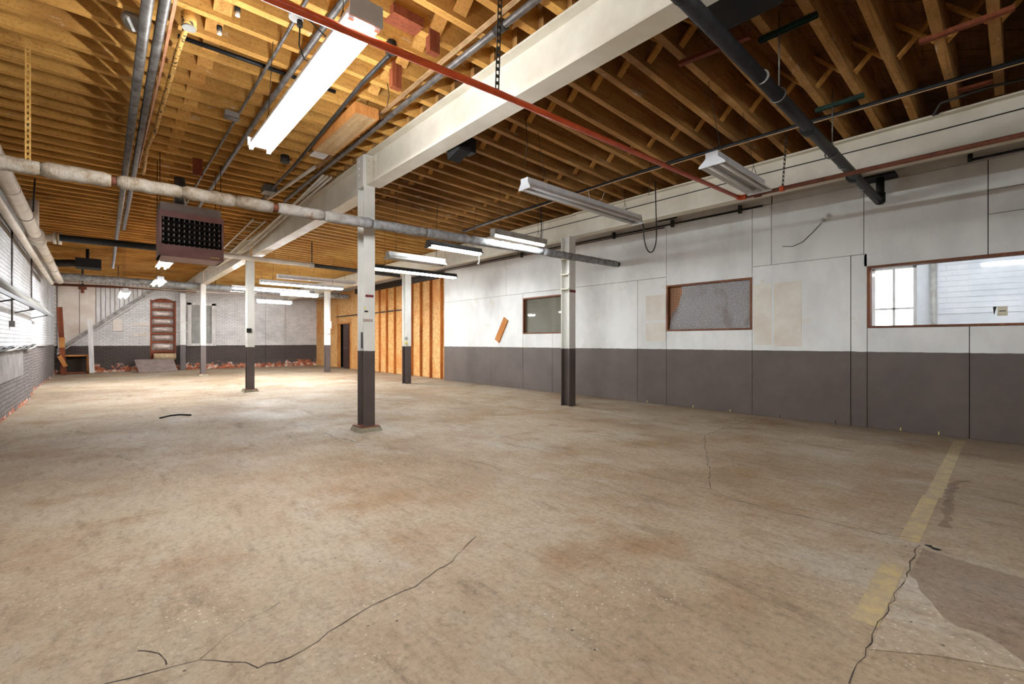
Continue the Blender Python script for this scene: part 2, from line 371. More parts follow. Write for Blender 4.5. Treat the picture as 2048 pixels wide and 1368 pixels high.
cracks = [([(210, 1368), (303, 1342), (400, 1320), (459, 1321), (518, 1334), (552, 1325), (605, 1300), (684, 1249), (740, 1210), (830, 1173), (903, 1122), (952, 1073)], .007),
          ([(275, 1302), (300, 1303), (325, 1318), (333, 1330)], .006), ([(400, 1318), (450, 1275), (480, 1252), (560, 1205)], .004),
          ([(644, 864), (668, 874), (695, 880), (720, 886), (764, 886), (812, 878)], .014),
          ([(1200, 927), (1333, 960), (1431, 982), (1467, 1000), (1578, 1027), (1667, 1047), (1756, 1067), (1840, 1080)], .006),
          ([(1520, 831), (1409, 871), (1411, 900), (1418, 938), (1422, 978)], .008),
          ([(1840, 1091), (1813, 1147), (1787, 1200), (1751, 1258), (1724, 1311), (1698, 1368)], .007),
          ([(100, 1060), (200, 1050), (330, 1022), (430, 1000)], .004), ([(400, 846), (445, 842), (490, 836)], .02),
          ([(860, 835), (1000, 870), (1100, 900), (1240, 936)], .006), ([(755, 806), (790, 810), (800, 806)], .02), ([(1130, 880), (1260, 868)], .006)]
for pts, w in cracks: ob('crack', ribbon(fpx(pts), w * .7), 'crack', floor)
for x0, x1 in ((2.58, 3.38), (3.86, 5.1), (5.1, 8.3)):
    ob('yellow_line', ribbon([(x0, .47), (x1, .47 + .012 * (x1 - x0))], .10, .0012, 0), 'yellow', floor, label='worn yellow painted floor line')
for a, b in (((792, 824), (808, 830)), ((888, 850), (912, 857))):
    ob('red_mark', ribbon(fpx([a, b]), .05, .0012, 0), 'pinkpaint', floor)
def polyflat(px, z, mat, name):
    mb = MB(); P = fpx(px); k = len(P)
    mb.add([(p.x, p.y, -.01) for p in P] + [(p.x, p.y, z) for p in P], [tuple(range(k, 2 * k))] + [(i, (i + 1) % k, (i + 1) % k + k, i + k) for i in range(k)])
    ob(name, mb, mat, floor)
polyflat([(1816, 1152), (1832, 1160), (1842, 1185), (1862, 1205), (1885, 1235), (1915, 1255), (1960, 1268), (2000, 1290), (2050, 1330), (2050, 1345), (1975, 1330), (1870, 1312), (1740, 1300), (1756, 1262), (1790, 1204)], .004, 'patch', 'concrete_patch')
polyflat([(1846, 1098), (1880, 1108), (1950, 1130), (2060, 1160), (2060, 1330), (2000, 1290), (1960, 1268), (1915, 1255), (1885, 1235), (1862, 1205), (1842, 1185), (1832, 1160), (1818, 1150)], .002, 'brownpatch', 'concrete_patch')
ob('floor_hole', ribbon(fpx([(1850, 1090), (1864, 1095), (1880, 1101)]), .035, .002, .2), 'black', floor)
ob('damp_stain', ribbon(fpx([(1940, 962), (1912, 965), (1900, 985), (1897, 1020), (1890, 1055)]), .05, .0016, .3), 'brownpatch', floor)
polyflat([(640, 866), (668, 876), (720, 888), (764, 888), (812, 880), (830, 870), (800, 856), (740, 846), (690, 848)], .0012, 'patch', 'concrete_patch')

# ---------------------------------------------------------------- walls
W1 = (7.40, 9.01, 1.5, 2.47); W2 = (3.13, 4.77, 1.5, 2.42); W3 = (-1.0, 1.51, 1.49, 2.41)
mb = MB(); ys = [YF, W3[0], W3[1], W2[0], W2[1], W1[0], W1[1], 12.86]
for i in range(7):
    a, b = ys[i], ys[i + 1]
    w = {1: W3, 3: W2, 5: W1}.get(i)
    if w: mb.box(8.53, 8.62, a, b, 0, w[2]); mb.box(8.53, 8.62, a, b, w[3], 4.3)
    else: mb.box(8.53, 8.62, a, b, 0, 4.3)
wr = ob('wall_right', mb, 'crack', kind='structure', label='white over dark brown plywood wall')
G = .009
def panel(y0, y1, z0, z1, proud=0.0):
    ob('plywood_panel', box(8.5 - proud, 8.529, y0 + G / 2, y1 - G / 2, z0 + .003, z1 - G / 2), 'wallpanel', wr)
panel(10.38, 12.86, 0, 2.6); panel(9.01, 10.38, 0, 2.6, .003); panel(7.92, 9.01, 0, W1[2]); panel(7.40, 7.92, 0, W1[2]); panel(7.40, 9.01, W1[3], 2.6)
panel(5.44, 7.40, 0, 2.6); panel(4.77, 5.44, 0, 2.6); panel(3.13, 4.77, 0, W2[2]); panel(3.13, 4.77, W2[3], 3.642)
panel(1.71, 3.13, 0, 2.6, .006); panel(1.51, 1.71, 0, 2.6); panel(.43, 1.51, 0, W3[2]); panel(-1.0, .43, 0, W3[2])
panel(.26, 1.55, W3[3], 3.64); panel(-1.0, .26, W3[3], 2.93); panel(-1.0, .26, 2.93, 3.24); panel(-1.0, .26, 3.24, 3.64)
panel(9.69, 12.86, 2.6, 3.642); panel(7.2, 9.69, 2.6, 3.642, .003); panel(4.77, 7.2, 2.6, 3.642); panel(2.82, 3.13, 2.6, 3.642); panel(1.55, 2.82, 2.6, 3.642)
panel(-3.4, -1.0, 0, 2.6); panel(-3.4, -1.0, 2.6, 3.642); panel(YF, -3.4, 0, 2.6); panel(YF, -3.4, 2.6, 3.642)
for a, b in ((YF, -1.2), (-1.2, 2.82), (2.82, 5.3), (5.3, 9.2), (9.2, 12.86)):
    ob('strip_board', box(8.518, 8.529, a + G, b - G, 3.644, 3.738), 'wallpanel', wr)
    ob('upper_board', box(8.515, 8.529, a + G, b - G, 3.74, 4.2), 'wallpanel', wr)
for (a, b) in (((1507, 570), (1543, 690)), ((1548, 566), (1603, 693)), ((1292, 592), (1331, 640)), ((1292, 646), (1331, 682))):
    A = onx(*a, 8.494); B = onx(*b, 8.494); ob('bare_patch', box(8.4915, 8.494, B.y, A.y, B.z, A.z), 'patchpaint', wr)
for y in (.72, 1.12, 1.9, 2.68, 3.5, 4.2, 5.2):
    ob('yellow_mark', box(8.494, 8.4965, y, y + .012, .01, .055), 'sticker', wr)

wl = ob('wall_left', box(XL - .6, XL - .26, YF, YB, 0, 4.35), 'brick_left', kind='structure', label='white over grey rough brick wall')
def rough_slab(x, y0, y1, z0, z1, amp, step=.16, taper=0.0):
    mb = MB(); ny = max(2, int((y1 - y0) / step)); nz = max(2, int((z1 - z0) / step)); vs = []
    for i in range(ny + 1):
        for j in range(nz + 1):
            y = y0 + (y1 - y0) * i / ny; z = z0 + (z1 - z0) * j / nz
            vs.append((x + random.uniform(-amp, amp) + taper * (1 - j / nz), y, z))
    fs = [(i * (nz + 1) + j, (i + 1) * (nz + 1) + j, (i + 1) * (nz + 1) + j + 1, i * (nz + 1) + j + 1) for i in range(ny) for j in range(nz)]
    o = len(vs)
    rim = [i * (nz + 1) for i in range(ny + 1)] + [ny * (nz + 1) + j for j in range(1, nz + 1)] + [i * (nz + 1) + nz for i in range(ny - 1, -1, -1)] + [j for j in range(nz - 1, 0, -1)]
    vs += [(XL - .3, vs[k][1], vs[k][2]) for k in rim]; m_ = len(rim)
    fs += [(rim[i], o + i, o + (i + 1) % m_, rim[(i + 1) % m_]) for i in range(m_)]
    return mb.add(vs, fs)
ob('brick_face', rough_slab(XL, YF, 15.9, 1.16, 4.3, .006), 'brick_left', wl)
ob('brick_face', rough_slab(XL + .02, YF, 14.9, 0, 1.16, .014, .12, .05), 'brick_left', wl)
ob('brick_face', rough_slab(XL - .08, 16.3, 20.2, 0, 4.3, .01), 'brick_left', wl)
ob('pilaster', rough_slab(XL - .0, 15.0, 16.1, 0, 1.2, .012), 'brick_left', wl)
ob('pilaster', rough_slab(XL - .09, 20.2, 24.2, 0, 4.3, .01), 'brick_left', wl)
ob('ledge', box(XL - .2, XL + .0, 16.9, 20.3, 1.17, 1.23), 'greyblock', wl)
ob('patch_board', box(XL - .03, XL + .085, 7.0, 13.4, .62, 1.13), 'greyboard', wl, label='grey board on the lower wall')

wf = ob('wall_front', box(XL - .6, 8.6, YF - .2, YF, 0, 4.35), 'plaster', kind='structure')

# far wall: brick field with the doorway and window recess left open
mb = MB()
DX0, DX1, DZ1 = 1.56, 2.5, 3.18
NX0, NX1, NZ0, NZ1 = 2.98, 3.98, 1.15, 3.12
mb.box(XL - .6, DX0, YB, YB + .3, 0, 4.35); mb.box(DX0, DX1, YB, YB + .3, DZ1 + .1, 4.35)
mb.box(DX1, NX0, YB, YB + .3, 0, 4.35); mb.box(NX0, NX1, YB, YB + .3, 0, NZ0); mb.box(NX0, NX1, YB, YB + .3, NZ1, 4.35); mb.box(NX1, 8.9, YB, YB + .3, 0, 4.35)
wbk = ob('wall_back', mb, 'brick_back', kind='structure', label='white over dark brown brick end wall with peeling paint')
ob('pilaster', box(6.2, 7.1, YB - .12, YB, 0, 4.3), 'brick_back', wbk)
ob('corner_pier', box(XL - .3, -1.40, YB - 1.2, YB, 0, 4.3), 'brick_back', wbk)
ob('arch', MB().prism([(DX0, DZ1 + .12), (DX0, DZ1 - .06)] + [(DX0 + (DX1 - DX0) * t / 8, DZ1 - .06 + .14 * math.sin(math.pi * t / 8)) for t in range(1, 8)] + [(DX1, DZ1 - .06), (DX1, DZ1 + .12)], 'y', YB + .02, YB + .28), 'brick_back', wbk)
ob('wall_plate', box(.32, .62, YB - .03, YB, 1.75, 2.25), 'plaster', wbk); ob('wall_plate', box(.98, 1.5, YB - .025, YB, 2.0, 2.1), 'plaster', wbk); ob('wall_plate', box(.98, 1.5, YB - .025, YB, 1.55, 1.65), 'plaster', wbk)
# plank partition over the stair line
def stair_z(x): return 1.2 + (x + 1.15) * (3.68 - 1.2) / (1.62 + 1.15)
xs = [-1.36, -.72, -.22] + [-.22 + .15 * i for i in range(1, 13)]
for i in range(len(xs) - 1):
    a, b = xs[i] + .009, xs[i + 1] - .009; d = random.uniform(0, .012)
    if stair_z(b) > 3.9: break
    ob('plank', MB().prism([(a, stair_z(a)), (b, stair_z(b)), (b, 3.95), (a, 3.95)], 'y', YB - .06 - d, YB - .003), 'plaster' if i < 2 else 'plank_white', wbk)
ob('stair_stringer', MB().prism([(-1.38, 1.0), (1.66, 3.70), (1.66, 3.48), (-1.38, .78)], 'y', YB - .14, YB - .003), 'stringer', wbk, label='weathered grey diagonal stair stringer')
ob('stringer_strip', MB().prism([(-1.38, .80), (1.66, 3.50), (1.66, 3.46), (-1.38, .76)], 'y', YB - .17, YB - .002), 'plank_white', wbk)

# infilled window on the brick end wall
w4 = ob('window_4', box(NX0, NX1, YB + .08, YB + .14, NZ0, NZ1), 'greyblock', kind='structure', label='grey block infill in a white window frame')
for i in range(9): ob('block', box(NX0 + .1, NX1 - .1, YB + .06, YB + .085, NZ0 + .09 + i * .205, NZ0 + .09 + i * .205 + .198), 'greyblock', w4)
fr = MB().box(NX0 - .06, NX0 + .1, YB - .05, YB + .08, NZ0, NZ1).box(NX1 - .1, NX1 + .06, YB - .05, YB + .08, NZ0, NZ1).box(NX0 - .06, NX1 + .06, YB - .05, YB + .08, NZ1 - .1, NZ1 + .03).box(NX0 - .08, NX1 + .08, YB - .08, YB + .08, NZ0 - .05, NZ0 + .06)
ob('window_frame', fr, 'plank_white', w4)

# osb wall beyond the plywood
wo = ob('wall_right_far', MB().box(8.8, 8.9, 12.86, 21.3, 0, 4.3).box(8.8, 8.9, 22.88, YB, 0, 4.3).box(8.8, 8.9, 21.3, 22.88, 2.2, 4.3), 'outside', kind='structure', label='bare oriented strand board wall')
Y = 12.87
k = 0
while Y < 21.25:
    y1 = min(Y + 1.22, 21.28); ob('osb_panel', box(8.78, 8.799, Y + .003, y1 - .003, .01, 2.44), 'osb', wo); ob('osb_panel', box(8.78, 8.799, Y + .003, y1 - .003, 2.445, 3.72), 'osb', wo); Y = y1
Y = 22.9
while Y < YB - .05:
    y1 = min(Y + 1.22, YB); ob('osb_panel', box(8.765, 8.799, Y + .003, y1 - .003, .01, 1.3), 'osb', wo); ob('osb_panel', box(8.765, 8.799, Y + .003, y1 - .003, 1.305, 2.55), 'osb', wo); ob('osb_panel', box(8.765, 8.799, Y + .003, y1 - .003, 2.555, 3.75), 'osb', wo); Y = y1
ob('osb_panel', box(8.78, 8.799, 21.3, 22.88, 2.2, 3.72), 'osb', wo)
stud0 = None
for px in (883, 861.5, 842, 824, 806, 790, 774, 759.5, 746):
    y = onx(px, 700, 8.74).y
    if stud0 is None:
        stud0 = ob('stud', box(8.69, 8.779, y - .022, y + .022, .005, 3.5), 'stud', wo); y00 = y; ORG[stud0] = ORG[wo]
    else:
        o = stud0.copy(); COL.objects.link(o); o.parent = wo; o.location = (0, y - y00, 0)
ob('header', box(8.66, 8.8, 12.87, 20.5, 3.5, 3.72), 'darkmetal', wo); ob('top_board', box(8.7, 8.8, 12.87, YB, 3.74, 4.25), 'wallpanel', wo)
ob('rail', box(8.7, 8.78, 15.5, 22.9, 2.52, 2.56), 'darkmetal', wo)
# door in the osb wall, dark space behind
d1 = ob('door_1', box(8.70, 8.745, 21.32, 21.98, .01, 2.15), 'doorbrown', kind='structure', label='dark brown door standing ajar in the strand board wall')
for z0, z1 in ((.2, .9), (1.05, 1.95)): ob('door_panel', box(8.69, 8.701, 21.42, 21.88, z0, z1), 'doorbrown', d1)
ob('push_bar', tube([(8.70, 21.42, 1.0), (8.65, 21.5, 1.0), (8.65, 21.8, 1.0), (8.70, 21.88, 1.0)], .014, 8), 'greymetal', d1, label='chrome push bar')
ob('door_frame', MB().box(8.75, 8.9, 22.8, 22.9, 0, 2.2).box(8.75, 8.9, 21.22, 21.31, 0, 2.2).box(8.75, 8.9, 21.22, 22.9, 2.16, 2.24), 'newwood', d1)
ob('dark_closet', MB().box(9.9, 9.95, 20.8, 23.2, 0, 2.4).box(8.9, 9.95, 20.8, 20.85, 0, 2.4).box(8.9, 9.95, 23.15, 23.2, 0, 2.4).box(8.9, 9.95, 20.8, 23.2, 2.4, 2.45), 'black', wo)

# ---------------------------------------------------------------- ceiling: diagonal deck boards, joists, bridging
ceil = ob('ceiling', box(XL - .6, 8.75, YF, YB + .1, 4.31, 4.4), 'outside', kind='structure', label='open wooden joist ceiling under diagonal deck boards')
x0c, x1c, y0c, y1c = XL - .25, 8.7, -1.8, YB
BW = .145; t = (x0c + y0c) / math.sqrt(2)
while t < (x1c + y1c) / math.sqrt(2):
    a, b = (t + .004) * math.sqrt(2), (t + BW - .003) * math.sqrt(2)      # x + y between a and b
    poly = [(x0c, y0c), (x1c, y0c), (x1c, y1c), (x0c, y1c)]
    def clip(P, f):
        out = []
        for i in range(len(P)):
            p, q = P[i], P[(i + 1) % len(P)]; fp, fq = f(p), f(q)
            if fp >= 0: out.append(p)
            if fp * fq < 0: s = fp / (fp - fq); out.append((p[0] + (q[0] - p[0]) * s, p[1] + (q[1] - p[1]) * s))
        return out
    P = clip(clip(poly, lambda p: p[0] + p[1] - a), lambda p: b - p[0] - p[1])
    if len(P) > 2:
        dz = random.uniform(0, .005); ob('deck_board', MB().prism(P, 'z', 4.268 + dz, 4.30), 'deck', ceil)
    t += BW
JT, JD, JS = .072, .28, .33
def joist_mesh(name, x0, x1, z0, z1, mat):
    N = 8; mb = MB(); vs = []
    for i in range(N + 1):
        x = x0 + (x1 - x0) * i / N; zb = z0 + (z1 - z0) * i / N
        j = lambda a: random.uniform(-a, a)
        w = .004
        vs += [(x, -JT + j(w), zb + j(.004)), (x, j(w), zb + j(.004)), (x, j(w), 4.268), (x, -JT + j(w), 4.268)]
    fs = [(4 * i + a, 4 * i + (a + 1) % 4, 4 * i + 4 + (a + 1) % 4, 4 * i + 4 + a) for i in range(N) for a in range(4)] + [(3, 2, 1, 0), (4 * N, 4 * N + 1, 4 * N + 2, 4 * N + 3)]
    mb.add(vs, fs); return mb
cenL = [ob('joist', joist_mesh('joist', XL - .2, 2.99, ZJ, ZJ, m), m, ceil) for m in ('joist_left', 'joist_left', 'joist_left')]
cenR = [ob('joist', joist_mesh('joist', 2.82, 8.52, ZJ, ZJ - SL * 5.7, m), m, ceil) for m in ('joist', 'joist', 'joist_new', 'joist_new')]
joistY = []
k = -5
usedL, usedR = set(), set()
while True:
    y = .2 + JS * k + random.uniform(-.012, .012)
    if y > YB - .1: break
    joistY.append(.2 + JS * k)
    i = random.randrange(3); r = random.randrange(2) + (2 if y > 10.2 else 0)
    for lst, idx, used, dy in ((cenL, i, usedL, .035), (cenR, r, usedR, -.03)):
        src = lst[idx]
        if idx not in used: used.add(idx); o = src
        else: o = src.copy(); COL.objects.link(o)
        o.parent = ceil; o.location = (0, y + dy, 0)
        if lst is cenL and y > 14: pass
    k += 1
# mesh origin is the ceiling origin; joists were modelled at y=0, so location is the joist's own y
brN = 0; far = MB()
ob('plank_backing', MB().prism([(-1.12, 1.25), (1.6, 3.68), (1.6, 3.97), (-1.12, 3.97)], 'y', YB - .02, YB - .001), 'crack', wbk)
for row, (bx, bw) in enumerate(((.60, .13), (2.08, .12), (3.85, .075), (5.50, .07))):
    zb = ZJ + .015 - (SL * (bx - 2.85) if bx > 2.9 else 0); zt = 4.262
    protoA = protoB = None
    for i, y in enumerate(joistY[:-1]):
        if y < -1.4: continue
        dy = .035 if bx < 2.9 else -.03
        ya, yb = y + dy, joistY[i + 1] + dy - JT
        A = ((bx, ya, zb + .03), (bx, yb, zt - .03)); B = ((bx + bw + .01, ya, zt - .03), (bx + bw + .01, yb, zb + .03))
        if y > 10.6:
            far.bar(*A, bw, .02, (0, 0, 1)); far.bar(*B, bw, .02, (0, 0, 1)); continue
        if protoA is None:
            protoA = ob('bridging', MB().bar(*A, bw, .02), 'bridge', ceil); protoB = ob('bridging', MB().bar(*B, bw, .02), 'bridge', ceil); py = y; brN += 2
        else:
            for p in (protoA, protoB):
                o = p.copy(); COL.objects.link(o); o.parent = ceil; o.location = (random.uniform(-.02, .02), y - py, 0); brN += 1
ob('bridging', far, 'bridge', ceil, kind='stuff')

# ---------------------------------------------------------------- windows of the right wall
def window(n, w, label, pane_mat=None, wood_m='framewood', depth=(8.50, 8.63)):
    y0, y1, z0, z1 = w; d0, d1 = depth
    o = ob('window_%d' % n, MB().box(d0 - .012, d1, y0, y0 + .035, z0, z1).box(d0 - .012, d1, y1 - .035, y1, z0, z1).box(d0 - .012, d1, y0 + .035, y1 - .035, z1 - .035, z1).box(d0 - .012, d1, y0 + .035, y1 - .035, z0, z0 + .03), wood_m, kind='structure', label=label)
    if pane_mat: ob('pane', box(8.575, 8.58, y0 + .035, y1 - .035, z0 + .03, z1 - .035), pane_mat, o)
    return o
window(1, W1, 'dusty interior window behind the batten column', 'dustyglass')
w2 = window(2, W2, 'interior window of broken obscure glass over brown pegboard')
window(3, W3, 'bright clear interior window into a daylit white room', 'glass')
w3o = bpy.data.objects['window_3']
# window 2: broken rolled glass pane in front of pegboard
y0, y1, z0, z1 = W2
jag = [(y1 - .30, z1 - .035), (y1 - .33, z1 - .16), (y1 - .27, z1 - .30), (y1 - .25, z1 - .42), (y1 - .17, z1 - .5), (y1 - .10, z1 - .56), (y1 - .07, z1 - .7), (y1 - .05, z0 + .03)]
ob('pane', MB().prism([(y0 + .035, z0 + .03), (y0 + .035, z1 - .035)] + jag, 'x', 8.535, 8.540), 'obscure', w2, label='broken rolled glass pane')
ob('pegboard', box(8.59, 8.60, y0 + .03, y1 - .03, z0 + .02, z1 - .03), 'pegboard', w2)
# card stuck on window 3
cy = onx(2005, 622, 8.56).y; cz = onx(2005, 622, 8.56).z
ob('card', box(8.565, 8.572, cy - .045, cy + .045, cz - .06, cz + .06), 'cream', w3o, label='cream card stuck on the glass')
ob('card_print', box(8.562, 8.566, cy - .03, cy + .03, cz - .004, cz + .006), 'black', w3o)
ob('dark_tape', MB().prism([(cy + .05, cz + .06), (cy + .085, cz + .06), (cy + .075, cz - .05)], 'x', 8.565, 8.572), 'black', w3o)

# annex rooms behind the right wall
ax = MB()
AX = 11.6
NW = (1.30, 2.0, 1.2, 2.78)                     # daylight window in the annex outer wall (y0,y1,z0,z1)
ax.box(AX, AX + .2, YF, NW[0], 0, 3.3).box(AX, AX + .2, NW[1], 12.8, 0, 3.3).box(AX, AX + .2, NW[0], NW[1], 0, NW[2]).box(AX, AX + .2, NW[0], NW[1], NW[3], 3.3)
annex = ob('wall_annex', ax, 'brick_annex', kind='structure', label='white painted brick wall of the room beyond the window')
ob('annex_ends_divider', MB().box(8.62, AX, YF - .2, YF, 0, 3.3).box(8.62, AX, 12.8, 13.0, 0, 3.3).box(8.62, AX, 5.4, 5.5, 0, 3.3), 'brick_annex', annex)  # end walls, plus unseen partition added to keep the dusty window's room dim
ob('annex_ceiling', box(8.62, AX + .2, YF - .2, 13.0, 3.3, 3.5), 'brick_annex', annex)
w5 = ob('window_5', MB().box(AX + .06, AX + .12, NW[0], NW[0] + .06, NW[2], NW[3]).box(AX + .06, AX + .12, NW[1] - .06, NW[1], NW[2], NW[3]).box(AX + .06, AX + .12, NW[0], NW[1], NW[3] - .06, NW[3]).box(AX + .06, AX + .12, NW[0], NW[1], NW[2], NW[2] + .06), 'plank_white', kind='structure', label='white muntined outside window of the room beyond')
ob('muntin', MB().box(AX + .07, AX + .11, (NW[0] + NW[1]) / 2 - .02, (NW[0] + NW[1]) / 2 + .02, NW[2], NW[3]).box(AX + .07, AX + .11, NW[0], NW[1], 1.92, 1.96), 'plank_white', w5)
# row of courses on the annex wall so the brick reads
cb = None
for r in range(11):
    for c in range(10):
        yy = NW[0] - .12 - c * .30 - (.15 if r % 2 else 0); zz = 1.80 + r * .1
        if zz > 2.9: continue
        if cb is None: cb = ob('brick', box(AX - .012, AX - .001, yy - .29, yy, zz, zz + .092), 'brick_annex', annex); c0 = (yy, zz)
        else:
            o = cb.copy(); COL.objects.link(o); o.parent = annex; o.location = (0, yy - c0[0], zz - c0[1])
pa = tube([(AX - .08, 1.06, 0), (AX - .08, 1.06, 3.25)], .05, 12)
ob('drain_pipe', pa, 'greyplate', None, 'grey vertical pipe in the room beyond the bright window', 'pipe')

# ================================================================== THINGS
# ---------------------------------------------------------------- steel beams
def beam(y0, y1, cx, fw, z0, z1, label, group=None, extra=None):
    t = thing('steel_beam', (cx, (y0 + y1) / 2, z0), label, 'beam', group)
    ob('web', box(cx - .008, cx + .008, y0, y1, z0 + .02, z1 - .02), 'beam', t)
    ob('bottom_flange', box(cx - fw / 2, cx + fw / 2, y0, y1, z0, z0 + .02), 'beam', t)
    ob('top_flange', box(cx - fw / 2, cx + fw / 2, y0, y1, z1 - .02, z1), 'beam', t)
    return t
CXB = 2.90
b1 = beam(YF, 6.225, CXB, .205, 3.52, 3.98, 'long white steel beam crossed below by the orange-red pipe')
b2 = beam(6.445, 13.2, CXB - .03, .21, 3.42, 3.90, 'white steel beam between the insulated pipe column and the next column')
b3 = beam(13.42, 20.7, CXB - .03, .21, 3.47, 3.94, 'white steel beam behind the mauve unit heater')
b4 = beam(20.92, YB - .02, CXB - .03, .21, 3.5, 3.96, 'short white steel beam ending at the brick end wall')
CX2 = 7.08
beam(YF, 5.95, CX2, .2, 3.392, 3.85, 'white steel beam along the plywood wall with a rusty pipe beside it')
beam(5.95, 12.5, CX2, .2, 3.385, 3.84, 'white steel beam over the dusty interior window')
beam(12.5, YB - .02, CX2, .2, 3.42, 3.84, 'white steel beam in front of the strand board wall')
# rivets and angle plates where the main beam meets the column
ap = ob('angle_plate', box(CXB - .1, CXB - .009, 6.205, 6.224, 3.55, 3.93), 'beam', b1); ap2 = ob('angle_plate', box(CXB - .022, CXB - .009, 6.10, 6.205, 3.55, 3.93), 'beam', b1)
for i in range(4):
    z = 3.60 + i * .092
    ob('rivet', tube([(CXB - .065, 6.206, z), (CXB - .065, 6.19, z)], .016, 8), 'beam', ap); ob('rivet', tube([(CXB - .021, 6.14, z), (CXB - .038, 6.14, z)], .016, 8), 'beam', ap2)

# ---------------------------------------------------------------- columns
def column(x, y, h, label, w=.165, d=.22, pad=True, group='white and brown steel columns'):
    t = thing('steel_column', (x, y, 0), label, 'column', group); z0 = .075 if pad else .002
    ob('flange', box(x - w / 2, x + w / 2, y - d / 2, y - d / 2 + .014, z0, h), 'colpaint', t); ob('flange', box(x - w / 2, x + w / 2, y + d / 2 - .014, y + d / 2, z0, h), 'colpaint', t)
    ob('web', box(x - .006, x + .006, y - d / 2 + .014, y + d / 2 - .014, z0, h), 'colpaint', t)
    if pad:
        p = MB().add([(x - .17, y - .18, 0), (x + .17, y - .18, 0), (x + .17, y + .18, 0), (x - .17, y + .18, 0), (x - .145, y - .155, .06), (x + .145, y - .155, .06), (x + .145, y + .155, .06), (x - .145, y + .155, .06)], [(0, 3, 2, 1), (4, 5, 6, 7), (0, 1, 5, 4), (1, 2, 6, 5), (2, 3, 7, 6), (3, 0, 4, 7)])
        cp = ob('cement_pad', p, 'cement', t); ob('base_plate', box(x - .14, x + .14, y - .15, y + .15, .06, .075), 'rustpipe', cp)
    return t
c1 = column(2.845, 6.335, 3.96, 'white and brown steel column with red smear and sticker, crossed by the insulated pipe')
tp = ob('top_plate', box(2.75, 2.80, 6.23, 6.44, 3.5, 3.95), 'colpaint', c1)
for i in range(4): ob('rivet', tube([(2.75, 6.36, 3.58 + i * .1), (2.735, 6.36, 3.58 + i * .1)], .017, 8), 'beam', tp)
yf = 6.335 - .11
def mark(px0, py0, px1, py1, mat, name):
    a = ony(px0, py0, yf); b = ony(px1, py1, yf); ob(name, box(max(2.764, a.x), min(2.926, b.x), yf - .003, yf + .001, b.z, a.z), mat, c1)
mark(731, 589, 747, 595, 'redsmear', 'red_smear'); mark(724, 613, 731, 620, 'sticker', 'sticker'); mark(729, 621, 736, 624.5, 'black', 'dark_tape'); 
for i, (a, b) in enumerate(((724, 726.4), (727.2, 730), (730.7, 733.4), (734.1, 736.6), (737.5, 741), (741.8, 745.2))): mark(a, 638, b, 643.5, 'stencil', 'stencil_letter')
ob('conduit_box', box(2.752, 2.762, 6.26, 6.31, 1.19, 1.42), 'darkmetal', c1)
c2 = column(2.83, 13.30, 3.42, 'white and brown steel column on a pad carrying a dark outlet plate')
oy = 13.30 - .11; a = ony(498, 661, oy); ob('outlet_plate', box(a.x - .055, a.x + .055, oy - .02, oy + .002, a.z - .055, a.z + .055), 'black', c2)
column(2.84, 20.8, 3.47, 'white and brown steel column in front of the grey infilled window')
c4 = column(2.72, 25.62, 3.5, 'white and grey steel column tight against the brick end wall beside the insulated doorway', .2, .2, False)
for z in (1.75, 2.15): ob('strap', box(2.55, 2.89, 25.49, 25.52, z, z + .05), 'plank_white', c4)
c5 = column(6.97, 6.06, 3.385, 'white and brown steel column with batten ties before the plywood wall', .19, .22, False)
for z in (2.33, 2.62, 2.93): ob('batten', box(6.85, 6.97, 5.945, 6.17, z, z + .02), 'beam', c5)
a = box(6.875, 7.066, 5.946, 5.949, 2.27, 2.32); ob('red_smear', a, 'redsmear', c5)
c6 = column(6.96, 12.6, 3.42, 'white and brown steel column with round gauges before the ribbed strand board', .19, .22, False)
for px, py, m in ((812, 677, 'greyblock'), (812, 686, 'sticker')):
    p = ony(px, py, 12.49); ob('round_gauge', tube([(p.x, 12.49, p.z), (p.x, 12.45, p.z)], .05, 14), m, c6)
c7 = column(7.08, 19.6, 3.42, 'white and brown steel column with switch boxes before the brown door', .19, .22, False)
ob('switch_box', box(6.98, 7.18, 19.40, 19.49, 1.85, 2.15), 'whitemetal', c7); ob('switch_box', box(7.0, 7.12, 19.42, 19.49, 1.62, 1.76), 'whitemetal', c7); ob('conduit', tube([(7.1, 19.47, 2.15), (7.1, 19.47, 3.3)], .014, 8), 'whitemetal', c7)

